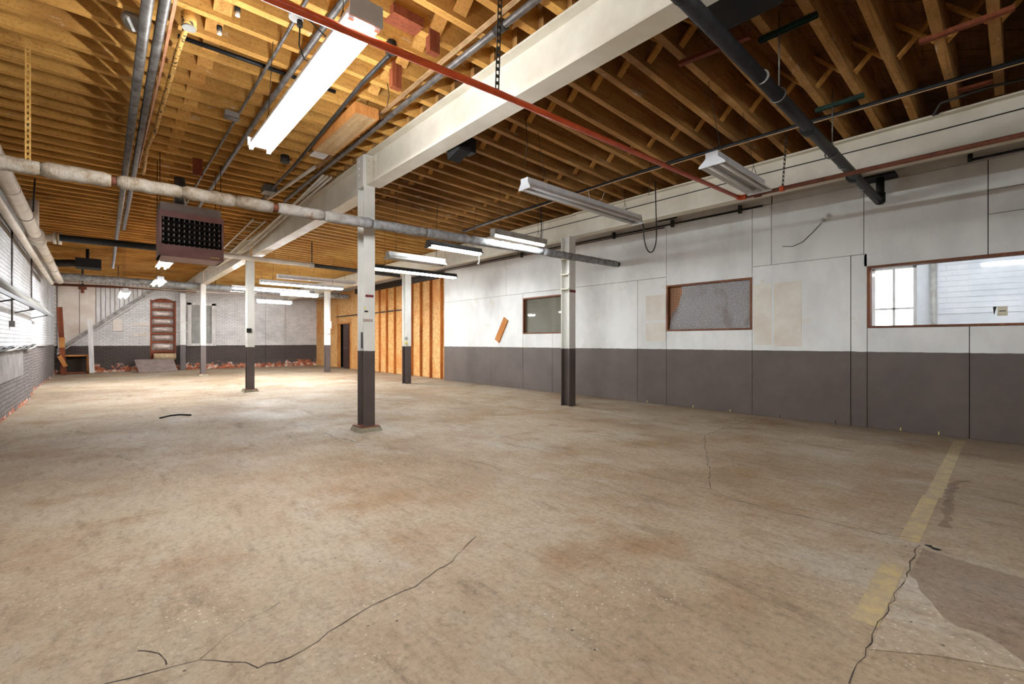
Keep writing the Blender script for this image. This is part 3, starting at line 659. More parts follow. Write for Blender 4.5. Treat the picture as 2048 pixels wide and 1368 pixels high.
# ---------------------------------------------------------------- fluorescent fixtures
def joist_bottom(x): return ZJ - (SL * (x - 2.85) if x > 2.9 else 0)
def fixture(name, label, axis, cx, cy, z, L, lit=True, hood=True, hood_mat='whitemetal', ntube=2, chains=True, tube_m='tube', group='hanging fluorescent fixtures', wide=.26, top=None):
    """z is the height of the tubes; axis along x or y"""
    t = thing(name, (cx, cy, z), label, 'light fixture', group)
    def R(u0, u1, v0, v1, w0, w1):
        return box(cx + u0, cx + u1, cy + v0, cy + v1, w0, w1) if axis == 'x' else box(cx + v0, cx + v1, cy + u0, cy + u1, w0, w1)
    def Pt(u, v, w): return (cx + u, cy + v, w) if axis == 'x' else (cx + v, cy + u, w)
    h = L / 2
    hs = ob('housing', R(-h, h, -.06, .06, z + .035, z + .105), hood_mat, t)
    if hood:
        e = .012 if lit else -.018
        prof = [(-.05, z + .056), (-wide / 2, z + e + .006), (-wide / 2, z + e), (-wide / 2 + .006, z + e), (-.045, z + .036), (.045, z + .036), (wide / 2 - .006, z + e), (wide / 2, z + e), (wide / 2, z + e + .006), (.05, z + .056)]
        vs = [Pt(-h, p[0], p[1]) for p in prof] + [Pt(h, p[0], p[1]) for p in prof]; k = len(prof)
        ob('reflector', MB().add(vs, [(i, i + 1, i + 1 + k, i + k) for i in range(k - 1)] + [(k - 1, 0, k, 2 * k - 1)]), hood_mat, t)
        ecap = [(-.062, z + .106), (-.062, z + .05), (-wide / 2, z - .012), (-wide / 2, z - .03), (wide / 2, z - .03), (wide / 2, z - .012), (.062, z + .05), (.062, z + .106)]
        for s in (-1, 1):
            v2 = [Pt(s * h, p[0], p[1]) for p in ecap] + [Pt(s * (h + .004), p[0], p[1]) for p in ecap]; k = len(ecap)
            if s < 0 or not lit: ob('end_cap', MB().add(v2, [tuple(range(k)), tuple(range(2 * k - 1, k - 1, -1))] + [(i, (i + 1) % k, (i + 1) % k + k, i + k) for i in range(k)]), hood_mat, t)
    else:
        ob('end_cap', R(-h - .012, -h, -wide / 2, wide / 2, z - .02, z + .108), 'whitemetal', t); ob('end_cap', R(h, h + .012, -wide / 2, wide / 2, z + .03, z + .108), 'whitemetal', t)
        ob('tray', R(-h, h, -.085, .085, z + .028, z + .036), 'whitemetal', t)
    offs = (-.058, .058) if ntube == 2 else (0,)
    if not hood: offs = (-.078, .078)
    for v in offs:
        ob('tube', MB().tube([Pt(-h + .04, v, z), Pt(h - .04, v, z)], .019, 10), tube_m if lit else 'tube_off', t)
        for s in (-1, 1): ob('lampholder', R(s * (h - .03) - .012, s * (h - .03) + .012, v - .016, v + .016, z - .022, z + .036), 'whitemetal', hs)
    if chains:
        for s in (-.72, .72):
            p = Pt(s * h, 0, z + .105); zt = top or (joist_bottom(p[0]) + .008)
            dyj = .035 if p[0] < 2.9 else -.03
            ty = p[1] if top else min((jy + dyj - JT / 2 for jy in joistY), key=lambda q: abs(q - p[1]))
            ob('hanger_wire', MB().tube([(p[0] + (.04 if axis == 'y' else 0), p[1] + (.04 if axis == 'x' else 0), z + .1), (p[0], p[1], z + .24)], .003, 5).tube([(p[0] - (.04 if axis == 'y' else 0), p[1] - (.04 if axis == 'x' else 0), z + .1), (p[0], p[1], z + .24)], .003, 5).tube([(p[0], p[1], z + .24), (p[0], ty, zt)], .003, 5), 'wire', t)
    return t
FX = 'fluorescent_fixture'
fixture(FX, 'long lit bare strip light running beside the middle beam, under the orange-red pipe end', 'y', 1.14, 3.76, 3.16, 2.44, True, False, wide=.20, tube_m='tube_strip')
fixture(FX, 'long unlit white strip light hung before the plywood wall, with a looped black cable', 'x', 5.0, 3.98, 3.15, 2.44, False, True, wide=.20)
fixture(FX, 'short unlit white fixture hung beside the red pipe elbow', 'x', 5.03, 2.0, 3.03, 1.22, False, True, wide=.26)
fixture(FX, 'lit short fixture above the insulated pipe near the batten column', 'x', 5.33, 5.72, 3.02, 1.22, True, True, 'greyplate', wide=.12, ntube=1)
fixture(FX, 'lit short dark-hooded fixture with a dangling white pull cord', 'x', 4.98, 7.15, 3.02, 1.2, True, True, 'darkmetal', wide=.22)
fixture(FX, 'long lit dark-hooded fixture before the ribbed strand board', 'x', 6.0, 10.35, 3.04, 2.44, True, True, 'darkmetal', wide=.24)
fixture(FX, 'unlit tilted grey-hooded fixture above the long dark-hooded one', 'x', 4.5, 7.75, 2.84, 1.22, False, True, 'greyplate', wide=.24)
fixture(FX, 'long unlit grey strip fixture above the lit row before the silver duct', 'x', 5.2, 15.2, 3.26, 2.44, False, True, 'whitemetal', wide=.22)
fixture(FX, 'uppermost long lit white fixture of the row before the silver duct', 'x', 4.62, 14.75, 3.0, 2.44, True, True, wide=.24, tube_m='tube_far')
fixture(FX, 'long lit white fixture of the row before the silver duct beside the silver duct', 'x', 4.4, 17.4, 3.06, 2.44, True, True, wide=.24, tube_m='tube_far')
fixture(FX, 'short lit white fixture of the row before the silver duct', 'x', 5.1, 16.7, 2.89, 1.22, True, True, wide=.22, tube_m='tube_far')
fixture(FX, 'short white fixture hanging lowest before the brick end wall', 'x', 4.85, 18.9, 2.76, 1.22, True, True, wide=.2, ntube=1, tube_m='tube_far')
fixture(FX, 'short lit fixture tucked below the mauve heater', 'y', .96, 12.0, 2.90, 1.22, True, True, wide=.24, tube_m='tube_far')
fixture(FX, 'short lit fixture hung just before the silver duct', 'y', 1.0, 13.95, 2.70, 1.22, True, True, wide=.24, tube_m='tube_far')
fixture(FX, 'long lit fixture hanging before the white plank partition', 'y', .47, 17.9, 2.68, 2.44, True, True, wide=.24, tube_m='tube_far')
fixture(FX, 'added unseen lit fixture behind the silver duct, brightening the wall by the stuffed doorway', 'x', .9, 23.6, 3.62, 2.44, True, True, wide=.24, tube_m='tube_fill')  # added fixture hidden behind the duct, there to brighten the end wall
fixture(FX, 'added unseen lit fixture behind the silver duct, brightening the wall by the brick pilaster', 'x', 5.4, 23.4, 3.56, 2.44, True, True, wide=.24, tube_m='tube_fill')  # second added fixture, also out of sight, lighting the end wall
# strip light added unseen behind the viewpoint for fill, in line with the middle row
fixture(FX, 'added unseen lit strip light in line with the middle row towards the front wall', 'y', 1.14, -.6, 3.16, 2.44, True, False, wide=.20, tube_m='tube')
# tubes in the room beyond
fixture(FX, 'lit fixture on the ceiling of the room beyond the bright window', 'y', 9.7, .6, 2.95, 2.44, True, False, chains=True, tube_m='tube_annex', wide=.2, top=3.3, group='fixtures beyond the window')
fixture(FX, 'lit fixture near the front end of the room beyond the bright window', 'y', 10.4, -2.6, 2.95, 2.44, True, False, chains=True, tube_m='tube_annex', wide=.2, top=3.3, group='fixtures beyond the window')

# ---------------------------------------------------------------- pipes
t = thing('insulated_pipe', (3.6, 5.93, 2.8), 'canvas wrapped insulated pipe crossing the room in front of two white columns', 'pipe')
def iz(x): return 2.845 + (x + .75) * (3.0 - 2.845) / 9.15
def wrap(x0, x1, r, mat='wrap'):
    N = max(3, int((x1 - x0) / .05)); P = [(x0 + (x1 - x0) * i / N, 5.93, iz(x0 + (x1 - x0) * i / N) + random.uniform(-.004, .004)) for i in range(N + 1)]
    return MB().tube(P, [r * (1 + random.uniform(-.05, .05)) * (.8 if i in (0, N) else 1) for i in range(N + 1)], 14, .03)
cuts = [-1.22, -.42, .06, .1, .62, 1.12, 1.5, 1.56, 2.1, 2.75, 3.6, 4.4, 5.3, 6.1, 7.0, 7.7, 8.46]
for i in range(len(cuts) - 1):
    a, b = cuts[i], cuts[i + 1]
    if b - a < .1: ob('bare_joint', tube([(a - .03, 5.93, iz(a)), (b + .03, 5.93, iz(b))], .045, 12), 'rustpipe', t)
    else: ob('insulation_wrap', wrap(a, b, .070 if i % 3 else .066), 'wrap', t)
ob('wall_collar', tube([(8.40, 5.93, 3.0), (8.497, 5.93, 3.0)], .055, 12), 'black', t)

def pipe(name, pts, r, mat, label, cat='pipe', group=None, seg=12):
    return ob(name, tube(pts, r, seg), mat, None, label, cat, group)
# red sprinkler line and its rusty branch along the wall beam
t = thing('sprinkler_pipe', (3, 2.8, 3.25), 'orange-red painted pipe crossing below the main beam, turning rusty along the wall beam', 'pipe')
ob('red_run', tube([(-1.25, 2.67, 3.06), (.70, 2.62, 3.08), (2.18, 2.57, 3.12), (6.28, 2.48, 3.20)], .024, 12), 'redpipe', t)
ob('elbow', tube([(6.26, 2.48, 3.20), (6.31, 2.47, 3.20), (6.315, 2.40, 3.20)], .034, 12), 'redpipe', t)
ob('rusty_run', tube([(6.315, 2.45, 3.20), (6.38, -4.95, 3.20)], .026, 12), 'rustpipe', t)
ob('coupling', tube([(6.316, 2.3, 3.20), (6.317, 2.22, 3.20)], .042, 12), 'rustpipe', t); ob('coupling', tube([(6.32, 2.0, 3.20), (6.32, 1.95, 3.20)], .036, 12), 'redpipe', t)
def strap(name, a, b, w, mat, label, holes=.05):
    a = Vector(a); b = Vector(b); L = (b - a).length; k = int(L / holes); mb = MB(); d = (b - a) / k
    sd = Vector((1, -.3, 0)).normalized() * w / 2
    # two side rails with cross bars leave the punched slots open
    for s in (-1, 1): mb.bar(a + sd * s * .72, b + sd * s * .72, w * .28, .003, (0, 1, 0))
    for i in range(k): mb.bar(a + d * (i + .25) - sd, a + d * (i + .25) + sd, holes * .5, .003, (0, 1, 0))
    return ob(name, mb, mat, None, label, 'strap')
strap('perforated_strap', (2.16, 2.52, 4.05), (2.16, 2.57, 3.10), .034, 'darkmetal', 'dark perforated hanger strap holding the orange-red pipe')
strap('perforated_strap', (6.32, 1.92, 3.92), (6.32, 1.97, 3.21), .034, 'darkmetal', 'dark perforated strap at the rusty pipe by the short unlit fixture')
strap('perforated_strap', (-.50, 5.93, 4.0), (-.50, 5.93, 2.9), .04, 'joist_new', 'tan perforated strap holding the canvas end of the insulated pipe')
# black drain
t = thing('drain_pipe', (5.5, 1.37, 3.3), 'thick black iron drain pipe hung from green struts', 'pipe')
dz = lambda x: 3.385 - (x - 4.28) * .02
ob('run', tube([(1.2, 1.40, dz(1.2)), (8.30, 1.34, dz(8.30))], .052, 16), 'blackpipe', t)
for x in (2.55, 5.1, 6.9): ob('coupling', tube([(x, 1.38, dz(x)), (x + .1, 1.38, dz(x))], .064, 16), 'blackpipe', t)
for x in (3.9, 6.4, 7.4): ob('joint_ring', tube([(x, 1.365, dz(x)), (x + .012, 1.365, dz(x))], .055, 16), 'greyplate', t)
ob('elbow', tube([(8.24, 1.33, dz(8.24)), (8.33, 1.33, dz(8.3)), (8.33, 1.33, dz(8.3) + .12)], .062, 14), 'blackpipe', t)
ob('riser', tube([(8.33, 1.33, 3.36), (8.33, 1.33, 3.66)], .05, 14), 'blackpipe', t)
ob('bracket', MB().box(8.2, 8.50, 1.15, 1.5, 3.64, 3.67), 'black', t)
for x in (4.28, 5.94):
    zb = joist_bottom(x)
    s = thing('strut_hanger', (x, 1.36, zb - .05), 'dark green strut with threaded rod holding the black drain, %s' % ('nearer the middle beam' if x < 5 else 'nearer the wall beam'), 'hanger', 'strut hangers')
    ob('strut', MB().box(x - .02, x + .02, 1.08, 1.52, zb - .012, zb - .004).box(x - .02, x - .015, 1.08, 1.52, zb - .045, zb - .008).box(x + .015, x + .02, 1.08, 1.52, zb - .045, zb - .008), 'green', s)
    ob('threaded_rod', tube([(x, 1.36, zb + .15), (x, 1.36, dz(x) + .06)], .006, 8), 'greymetal', s)
    ob('ring', MB().tube([(x, 1.37 + .06 * math.cos(q * math.pi / 8), dz(x) + .06 * math.sin(q * math.pi / 8)) for q in range(17)], .006, 6), 'greymetal', s)
# conduit along the right-hand joists, tan cord beside it
pipe('conduit', [(6.15, -1.0, 3.79), (6.06, 1.2, 3.80), (5.98, 3.2, 3.82), (6.05, 6.0, 3.83), (6.2, 8.6, 3.84)], .026, 'blackpipe', 'dark conduit under the joists beside the wall beam')
pipe('cord', [(6.1, -1.0, 3.74), (6.0, 1.2, 3.76), (5.95, 2.3, 3.765), (5.9, 4.2, 3.765), (6.1, 7.4, 3.80)], .006, 'tan_string', 'thin tan cord strung beside the dark conduit', 'cord', None, 6)
pipe('cable', [(7.0, -1.0, 3.90), (6.62, .2, 3.84), (6.6, .55, 3.81), (6.75, .62, 3.76), (6.98, .6, 3.85)], .013, 'darkmetal', 'grey flexible cable bending down to the wall beam', 'cable', None, 8)
pipe('beam_pipe', [(3.12, -2, 3.93), (3.12, 5.6, 3.93)], .024, 'blackpipe', 'black pipe tucked along the window-side edge of the main beam')
# two steel pipes overhead at the left
pipe('steel_pipe', [(.245, 2.5, 3.80), (.245, 20.5, 3.80)], .038, 'greymetal', 'grey steel pipe running lengthwise above the heater, without any wires')
pipe('steel_pipe', [(.345, 2.5, 3.83), (.345, 13.5, 3.83)], .036, 'greymetal', 'brownish steel pipe with copper wires tied along it')
for q in range(3): pipe('copper_wire', [(.385 + .012 * q, 2.5, 3.83 + .01 * q), (.395 + .008 * q, 5.2, 3.80 + .012 * q), (.385, 8.5, 3.81)], .005, 'copper', ['upper', 'middle', 'lower'][q] + ' copper wire along the brownish steel pipe', 'wire', 'copper wires', 6)
pts = [onz(373.6, 51, 3.9), onz(355.7, 102, 3.9), onz(340, 159, 3.9), onz(312, 256, 3.9), onz(294, 297, 3.9), onz(287, 348, 3.9)]
pipe('painted_conduit', pts, .022, 'speckle', 'conduit with peeling ochre paint below the golden joists')
# conduits
pipe('conduit', [(1.19, 2.2, 3.965), (1.19, 6.0, 3.965), (1.19, 9.2, 3.965), (1.24, 14, 3.965)], .014, 'greymetal', 'thin grey conduit carrying the round and oblong boxes', 'conduit')
pipe('conduit', [(1.40, 2.2, 3.93), (1.36, 6.0, 3.93), (1.42, 13.0, 3.93)], .026, 'greymetal', 'broad grey conduit beside the bare strip light', 'conduit')
pipe('conduit', [onz(779, 110, 3.90), onz(725, 165, 3.9), onz(680, 220, 3.90), onz(590, 330, 3.90), onz(505, 420, 3.9)], .02, 'darkmetal', 'dark cable between the strip light and the main beam', 'conduit')
pipe('conduit', [(2.50, 1.5, 3.93), (2.49, 3.8, 3.93), (2.52, 6.2, 3.93), (2.54, 9.2, 3.93)], .03, 'greymetal', 'grey conduit hugging the main beam', 'conduit')
ob('coupling', tube([(2.495, 2.86, 3.93), (2.495, 2.98, 3.93)], .042, 12), 'darkmetal', None, 'dark coupling on the conduit hugging the main beam', 'coupling')
for q in range(4): pipe('copper_wire', [(2.40 + .012 * q, 1.5, 3.97), (2.40 + .014 * q, 3.8, 3.97), (2.43 + .012 * q, 7.2, 3.95)], .005, 'tan_string', 'tan wire bundled beside the grey conduit hugging the main beam', 'wire', 'bundled tan wires', 6)
pipe('cross_conduit', [(.5, 5.05, 4.03), (1.1, 5.03, 4.03), (1.9, 5.02, 4.03)], .02, 'blackpipe', 'black conduit crossing between joists', 'conduit')
for a in ((2.62, 9.0), (2.68, 10.5), (2.74, 9.6)):
    pipe('beam_conduit', [(a[0] - .08, 7.2, 3.86), (a[0], a[1], 3.82), (a[0] + .0, 13.0, 3.62), (2.6, 16.5, 3.6)], .02, 'paintpipe', {2.62: 'outermost', 2.68: 'middle', 2.74: 'innermost'}[a[0]] + ' white conduit sweeping down the side of the beam beyond the main column', 'conduit', 'white conduits')
# ladder-like tray next to them
t = thing('cable_tray', (2.4, 12.5, 3.7), 'white ladder-like cable tray above the conduits by the heater', 'cable tray')
for xx in (2.28, 2.5): ob('rail', tube([(xx, 10.4, 3.78), (xx, 14.6, 3.62)], .016, 8), 'paintpipe', t)
for i in range(10): yy = 10.6 + i * .42; ob('rung', tube([(2.28, yy, 3.78 - (yy - 10.4) * .038), (2.5, yy, 3.78 - (yy - 10.4) * .038)], .01, 6), 'paintpipe', t)
# white steam main along the white brick side wall with tee, black branch
t = thing('steam_pipe', (-.98, 12, 3.2), 'large white pipe with flanged tee running along the white brick side wall', 'pipe')
wz = lambda y: 3.50 - (y - 9) * .035
ob('run', tube([(-.98, 2.5, wz(2.5)), (-.98, 13.0, wz(13.0))], .10, 18), 'paintpipe', t); ob('run', tube([(-.98, 13.0, wz(13)), (-.98, 19.5, wz(19.5))], .09, 18), 'paintpipe', t)
for y, r in ((12.62, .125), (12.75, .135), (13.2, .13), (13.32, .125)): ob('flange', tube([(-.98, y, wz(y)), (-.98, y + .05, wz(y))], r, 18), 'paintpipe', t)
for y in (9.6, 11.2, 15.5, 17): ob('band', tube([(-.98, y, wz(y)), (-.98, y + .03, wz(y))], .105, 18), 'darkmetal' if y == 11.2 else 'paintpipe', t)
ob('tee', tube([(-.98, 12.98, wz(13)), (-.72, 12.9, wz(13))], .075, 14), 'paintpipe', t); ob('flange', tube([(-.74, 12.9, wz(13)), (-.69, 12.9, wz(13))], .12, 16), 'paintpipe', t); ob('flange', tube([(-.67, 12.9, wz(13)), (-.62, 12.9, wz(13))], .12, 16), 'paintpipe', t)
ob('riser', tube([(-.98, 12.5, wz(12.5)), (-.98, 12.5, 3.98)], .075, 14), 'paintpipe', t)
ob('hanger_rod', tube([(-.86, 10.9, wz(10.9)), (-.84, 10.9, 3.99)], .012, 8), 'darkmetal', t)
ob('second_pipe', tube([(-1.13, 2.5, wz(2.5) - .16), (-1.13, 19, wz(19) - .14)], .055, 14), 'paintpipe', t)
t = thing('branch_pipe', (2.5, 12.6, 3.2), 'long horizontal pipe, black then grey, passing behind the mauve heater', 'pipe')
ob('black_run', tube([(-.64, 12.75, 3.355), (1.2, 12.6, 3.35)], .07, 14), 'blackpipe', t); ob('grey_run', tube([(1.2, 12.6, 3.35), (4.2, 12.62, 3.33)], .06, 14), 'paintpipe', t); ob('dark_run', tube([(4.2, 12.62, 3.33), (6.8, 12.75, 3.32)], .055, 14), 'darkmetal', t)
for x in (1.75, 1.9): ob('flange', tube([(x, 12.6, 3.345), (x + .05, 12.6, 3.345)], .10, 16), 'paintpipe', t)
ob('hanger_rod', tube([(4.15, 12.62, 3.33), (4.15, 12.62, 3.95)], .014, 8), 'darkmetal', t); ob('clamp', tube([(4.1, 12.62, 3.33), (4.2, 12.62, 3.33)], .075, 12), 'greyplate', t)
t = thing('duct_pipe', (3.5, 21.1, 3.3), 'thick silver wrapped duct crossing before the end wall', 'duct')
N = 60; ob('wrap', MB().tube([(-1.1 + 9.7 * i / N, 21.15, 3.46 - .05 * i / N + random.uniform(-.006, .006)) for i in range(N + 1)], .115, 14, .05), 'silverwrap', t)
for x in (.4, 3.3, 6.2): ob('hanger', tube([(x, 21.15, 3.5), (x, 21.15, 3.96)], .012, 6), 'darkmetal', t)
pipe('white_rail', [ony(105, 560, 22.0), ony(330, 579, 22.0), ony(664, 598, 22.0)], .022, 'paintpipe', 'thin white horizontal pipe before the end wall')
pipe('rusty_rail', [(XL - .05, 22.6, 3.30), (1.2, 22.6, 3.36), (2.86, 22.6, 3.36)], .045, 'rustpipe', 'rusty brown pipe under the silver duct')
t = thing('valve', (.3, 22.4, 2.6), 'brown rusted valve hanging from a dark stem before the plank partition', 'valve')
p = ony(165, 575, 22.4)
ob('stem', box(p.x - .03, p.x + .03, 22.37, 22.43, p.z, 4.0), 'darkmetal', t); ob('body', MB().tube([(p.x - .11, 22.4, p.z), (p.x + .11, 22.4, p.z)], .07, 12).tube([(p.x, 22.4, p.z), (p.x, 22.4, p.z - .2)], .05, 12), 'rustpipe', t)
t = thing('motor_unit', (-.4, 19, 3.5), 'black grimy hanging motor with ducts under the joists before the silver duct', 'machine')
p = onz(175, 528, 3.55)
ob('body', MB().box(p.x - .25, p.x + .3, p.y - .3, p.y + .3, 3.42, 3.68), 'black', t); ob('duct', tube([(p.x - .7, p.y, 3.5), (p.x - .2, p.y, 3.55)], .1, 12), 'darkmetal', t); ob('post', tube([(p.x, p.y, 3.6), (p.x, p.y, 3.99)], .04, 10), 'black', t)

# ---------------------------------------------------------------- unit heater
HY = 8.15
t = thing('unit_heater', (.97, HY + .3, 2.45), 'mauve gas unit heater with dark louvred grille hung from the joists', 'heater')
hx0, hx1, hz0, hz1 = .595, 1.375, 2.51, 3.16
ob('casing', MB().box(hx0, hx0 + .02, HY, HY + .55, hz0, hz1).box(hx1 - .02, hx1, HY, HY + .55, hz0, hz1).box(hx0, hx1, HY, HY + .55, hz0, hz0 + .02).box(hx0, hx1, HY, HY + .55, hz1 - .02, hz1).box(hx0, hx1, HY + .53, HY + .55, hz0, hz1), 'heater', t)
fp = ob('front_panel', box(hx0, hx1, HY - .015, HY, hz0, hz0 + .17), 'heater', t); ob('front_panel', box(hx0, hx1, HY - .015, HY, hz1 - .085, hz1), 'heater', t)
for xx in (hx0, hx1 - .025): ob('front_panel', box(xx, xx + .025, HY - .015, HY, hz0 + .17, hz1 - .085), 'heater', t)
ib = ob('core', box(hx0 + .02, hx1 - .02, HY + .4, HY + .42, hz0 + .02, hz1 - .02), 'black', t)
for i in range(12): xx = hx0 + .04 + i * .062; ob('fin', box(xx, xx + .018, HY + .05, HY + .14, hz0 + .10, hz1 - .06), 'fin', ib)
for i in range(5):
    zz = hz0 + .205 + i * .075; ob('louvre', MB().bar((hx0 + .025, HY + .03, zz), (hx1 - .025, HY + .03, zz), .07, .006, (0, .5, 1)), 'darkmetal', t)
ob('hood', box(hx0 + .01, hx1 - .03, HY + .02, HY + .5, hz1, hz1 + .13), 'heatergrey', t)
ob('flue', tube([(.86, HY + .3, hz1 + .13), (.86, HY + .3, 3.75)], .07, 14), 'greymetal', t)
for xx, yy in ((hx0 + .01, HY + .05), (hx1 - .03, HY + .05), (hx0 + .01, HY + .48), (hx1 - .03, HY + .48)): ob('hanger_rod', tube([(xx, yy, hz1), (xx, yy, 3.99)], .005, 6), 'wire', t)
for i in range(4): ob('badge_letter', box(hx1 - .17 + i * .03, hx1 - .15 + i * .03, HY - .018, HY - .014, hz0 + .03, hz0 + .05), 'sticker', fp)

# ---------------------------------------------------------------- ceiling fittings
def ceil_item(name, px, z): return onz(*px, z)
p = onz(262, 48, 3.95); ob('round_box', MB().tube([(p.x, p.y - .02, 3.99), (p.x + .02, p.y - .05, 3.93)], .07, 16), 'greyplate', None, 'white round blank cover between the golden joists beside the twin steel pipes', 'box')
p = onz(378, 42, 3.93); t = thing('lamp_base', (p.x, p.y, 3.88), 'ochre painted ceiling lamp base above the peeling conduit', 'lamp base')
ob('body', MB().tube([(p.x, p.y, 3.985), (p.x, p.y, 3.88)], .055, 12), 'speckle', t); ob('face', MB().tube([(p.x, p.y, 3.88), (p.x, p.y, 3.865)], .05, 12), 'greyplate', t)
for px, lb in (((475, 25), 'small porcelain insulator on a golden joist, nearer the orange-red pipe'), ((439, 62), 'small porcelain insulator on a golden joist, nearer the ochre lamp base')):
    p = onz(*px, 3.95); t = thing('insulator', (p.x, p.y, 3.92), lb, 'insulator', 'porcelain insulators'); ob('knob', MB().tube([(p.x, p.y, 3.99), (p.x, p.y, 3.955)], .022, 10), 'darkmetal', t); ob('cup', tube([(p.x, p.y, 3.955), (p.x, p.y, 3.92)], .018, 10), 'porcelain', t)
p = onz(592, 33, 3.93); t = thing('outlet_box', (p.x, p.y, 3.9), 'round white outlet box with plug by the orange-red pipe', 'outlet'); ob('box', tube([(p.x, p.y, 3.985), (p.x, p.y, 3.91)], .055, 14), 'greyplate', t); ob('plug', tube([(p.x + .03, p.y, 3.91), (p.x + .03, p.y, 3.86)], .022, 10), 'black', t)
q = [(p.x + .03, p.y, 3.86), (p.x + .03, p.y + .02, 3.72), (p.x + .07, p.y + .02, 3.62), (p.x + .16, p.y, 3.60), (p.x + .24, p.y - .02, 3.68), (p.x + .25, p.y - .02, 3.85), (1.14, p.y - .05, 3.98)]
pipe('cable', q, .006, 'wire', 'looped black power cable below the round outlet box', 'cable', None, 6)
p = onz(463, 232, 3.92); t = thing('junction_box', (p.x, p.y, 3.88), 'oblong grey junction box on the thin conduit', 'box'); ob('body', box(p.x - .07, p.x + .07, p.y - .045, p.y + .045, 3.895, 3.96), 'greyplate', t); ob('cover', box(p.x - .075, p.x + .075, p.y - .05, p.y + .05, 3.885, 3.896), 'greymetal', t)
for px, sz, lb in (((872, 82), (.05, .07, .16), 'red-brown wood block hanging beside the middle bridging, nearest the main beam'), ((790, 152), (.05, .07, .2), 'red-brown wood block hanging under the dark cable junction'), ((398, 320), (.06, .05, .26), 'dark red-brown wood block hanging before the heater'), ((800, 68), (.14, .16, .03), 'pinkish flat wood block nailed beside the dark cable')):
    p = onz(*px, 3.93); p.y = min((jy + .035 - JT / 2 for jy in joistY), key=lambda q: abs(q - p.y)) - .02; ob('wood_block', box(p.x - sz[0], p.x + sz[0], p.y - sz[1] / 2, p.y + sz[1] / 2, 4.0 - sz[2], 4.05), 'redwood', None, lb, 'wood block', 'red-brown wood blocks')
p = onz(782, 100, 3.93); ob('cable_box', tube([(p.x, p.y, 4.0), (p.x, p.y, 3.9)], .05, 14), 'darkmetal', None, 'dark round cable box at the start of the dark cable', 'box')
p = onz(570, 320, 3.92); ob('cable_box', tube([(p.x, p.y, 3.985), (p.x, p.y, 3.88)], .06, 14), 'darkmetal', None, 'dark round cable box above the insulated pipe', 'box')
# long wooden box cover
t = thing('wood_chase', (2.25, 5.65, 3.84), 'pale wooden box chase nailed under the joists beside the main beam', 'chase')
ob('bottom', box(2.12, 2.36, 4.98, 6.35, 3.86, 3.88), 'palewood', t); ob('side', box(2.10, 2.12, 4.96, 6.35, 3.86, 3.978), 'newwood', t); ob('end', box(2.12, 2.38, 4.96, 4.98, 3.86, 3.978), 'newwood', t); ob('side', box(2.36, 2.38, 4.98, 6.35, 3.86, 3.978), 'newwood', t)
ob('access_plate', box(2.2, 2.4, 6.5, 6.8, 3.95, 3.965), 'whitemetal', None, 'white square plate under the joists beyond the wooden chase', 'plate')
pipe('white_stub', [(2.42, 7.2, 3.963), (2.30, 9.4, 3.963)], .026, 'paintpipe', 'cream pipe stub ending beside the next beam')
p = onz(595, 375, 3.9); ob('grey_box', box(2.05, 2.25, 8.6, 8.85, 3.87, 3.985), 'greymetal', None, 'grey steel box by the end of the cream pipe stub', 'box')
# speaker-like black boxes
t = thing('black_box', (3.12, 4.4, 3.5), 'black hooded box hung on the window side of the main beam', 'box')
ob('body', MB().prism([(4.28, 3.50), (4.52, 3.44), (4.56, 3.62), (4.34, 3.70)], 'x', 3.04, 3.2), 'black', t); ob('back', box(3.2, 3.34, 4.36, 4.5, 3.55, 3.72), 'black', t); ob('bracket', tube([(3.1, 4.42, 3.68), (3.1, 4.42, 3.96)], .015, 8), 'darkmetal', t)
ob('junction_cabinet', box(3.12, 3.55, 1.1, 1.62, 3.66, 3.96), 'black', None, 'large black box under the joists beside the black drain', 'box')
for pts, lb in (([(1358, 128), (1500, 72)], 'red-brown stick nailed across the joists beside the black drain'), ([(1838, 85), (2030, 15)], 'long red-brown stick nailed across the joists over the wall beam'), ([(1905, 185), (2005, 158)], 'short red-brown stick at the ends of the joists over the wall beam')):
    a, b = [onz(*q, joist_bottom(5) - .02) for q in pts]; ob('wood_stick', MB().bar(a, b, .05, .035), 'redwood', None, lb, 'stick', 'red-brown sticks')
ob('green_label', box(.02, .2, 7.43, 7.445, 4.03, 4.12), 'greyplate', None, 'pale perforated metal plate on a golden joist', 'plate')
# thin hanging wires
for i, (px, zb, lb) in enumerate((((775, 175), 3.75, 'thin wire loop by the wooden chase'), ((1052, 245), 3.42, 'thin wire dropping to the long unlit strip light'), ((1300, 330), 3.5, 'thin wire hanging near the long unlit strip light cable'), ((1085, 420), 3.3, 'thin black wire hanging by the wall beam'))):
    p = onz(*px, 3.95); pipe('hanging_wire', [(p.x, p.y, 3.99), (p.x + .02, p.y, (3.99 + zb) / 2), (p.x, p.y + .02, zb)], .004, 'wire', lb, 'wire', 'thin hanging wires', 5)
pipe('beam_cable', [(7.062, -1.0, 3.70), (7.062, .6, 3.685), (7.062, 2.6, 3.70), (7.062, 5.2, 3.69), (7.062, 9.0, 3.70)], .007, 'wire', 'thin dark cable stapled along the web of the wall beam', 'cable', None, 6)
a = Vector((5.97, 4.75, 3.80))
pipe('cord', [a, a + Vector((.02, .0, -.12)), a + Vector((.16, -.02, -.22)), a + Vector((.3, -.05, -.10)), a + Vector((.3, -.1, .0))], .006, 'whitewire', 'white cord drooping from the dark conduit by the batten column', 'cord', None, 6)
pipe('cable', [(6.1, 6.0, 3.86), (6.12, 5.98, 3.5), (6.1, 5.98, 3.1)], .009, 'wire', 'thick black cable hanging beside the lit short fixture', 'cable', None, 6)
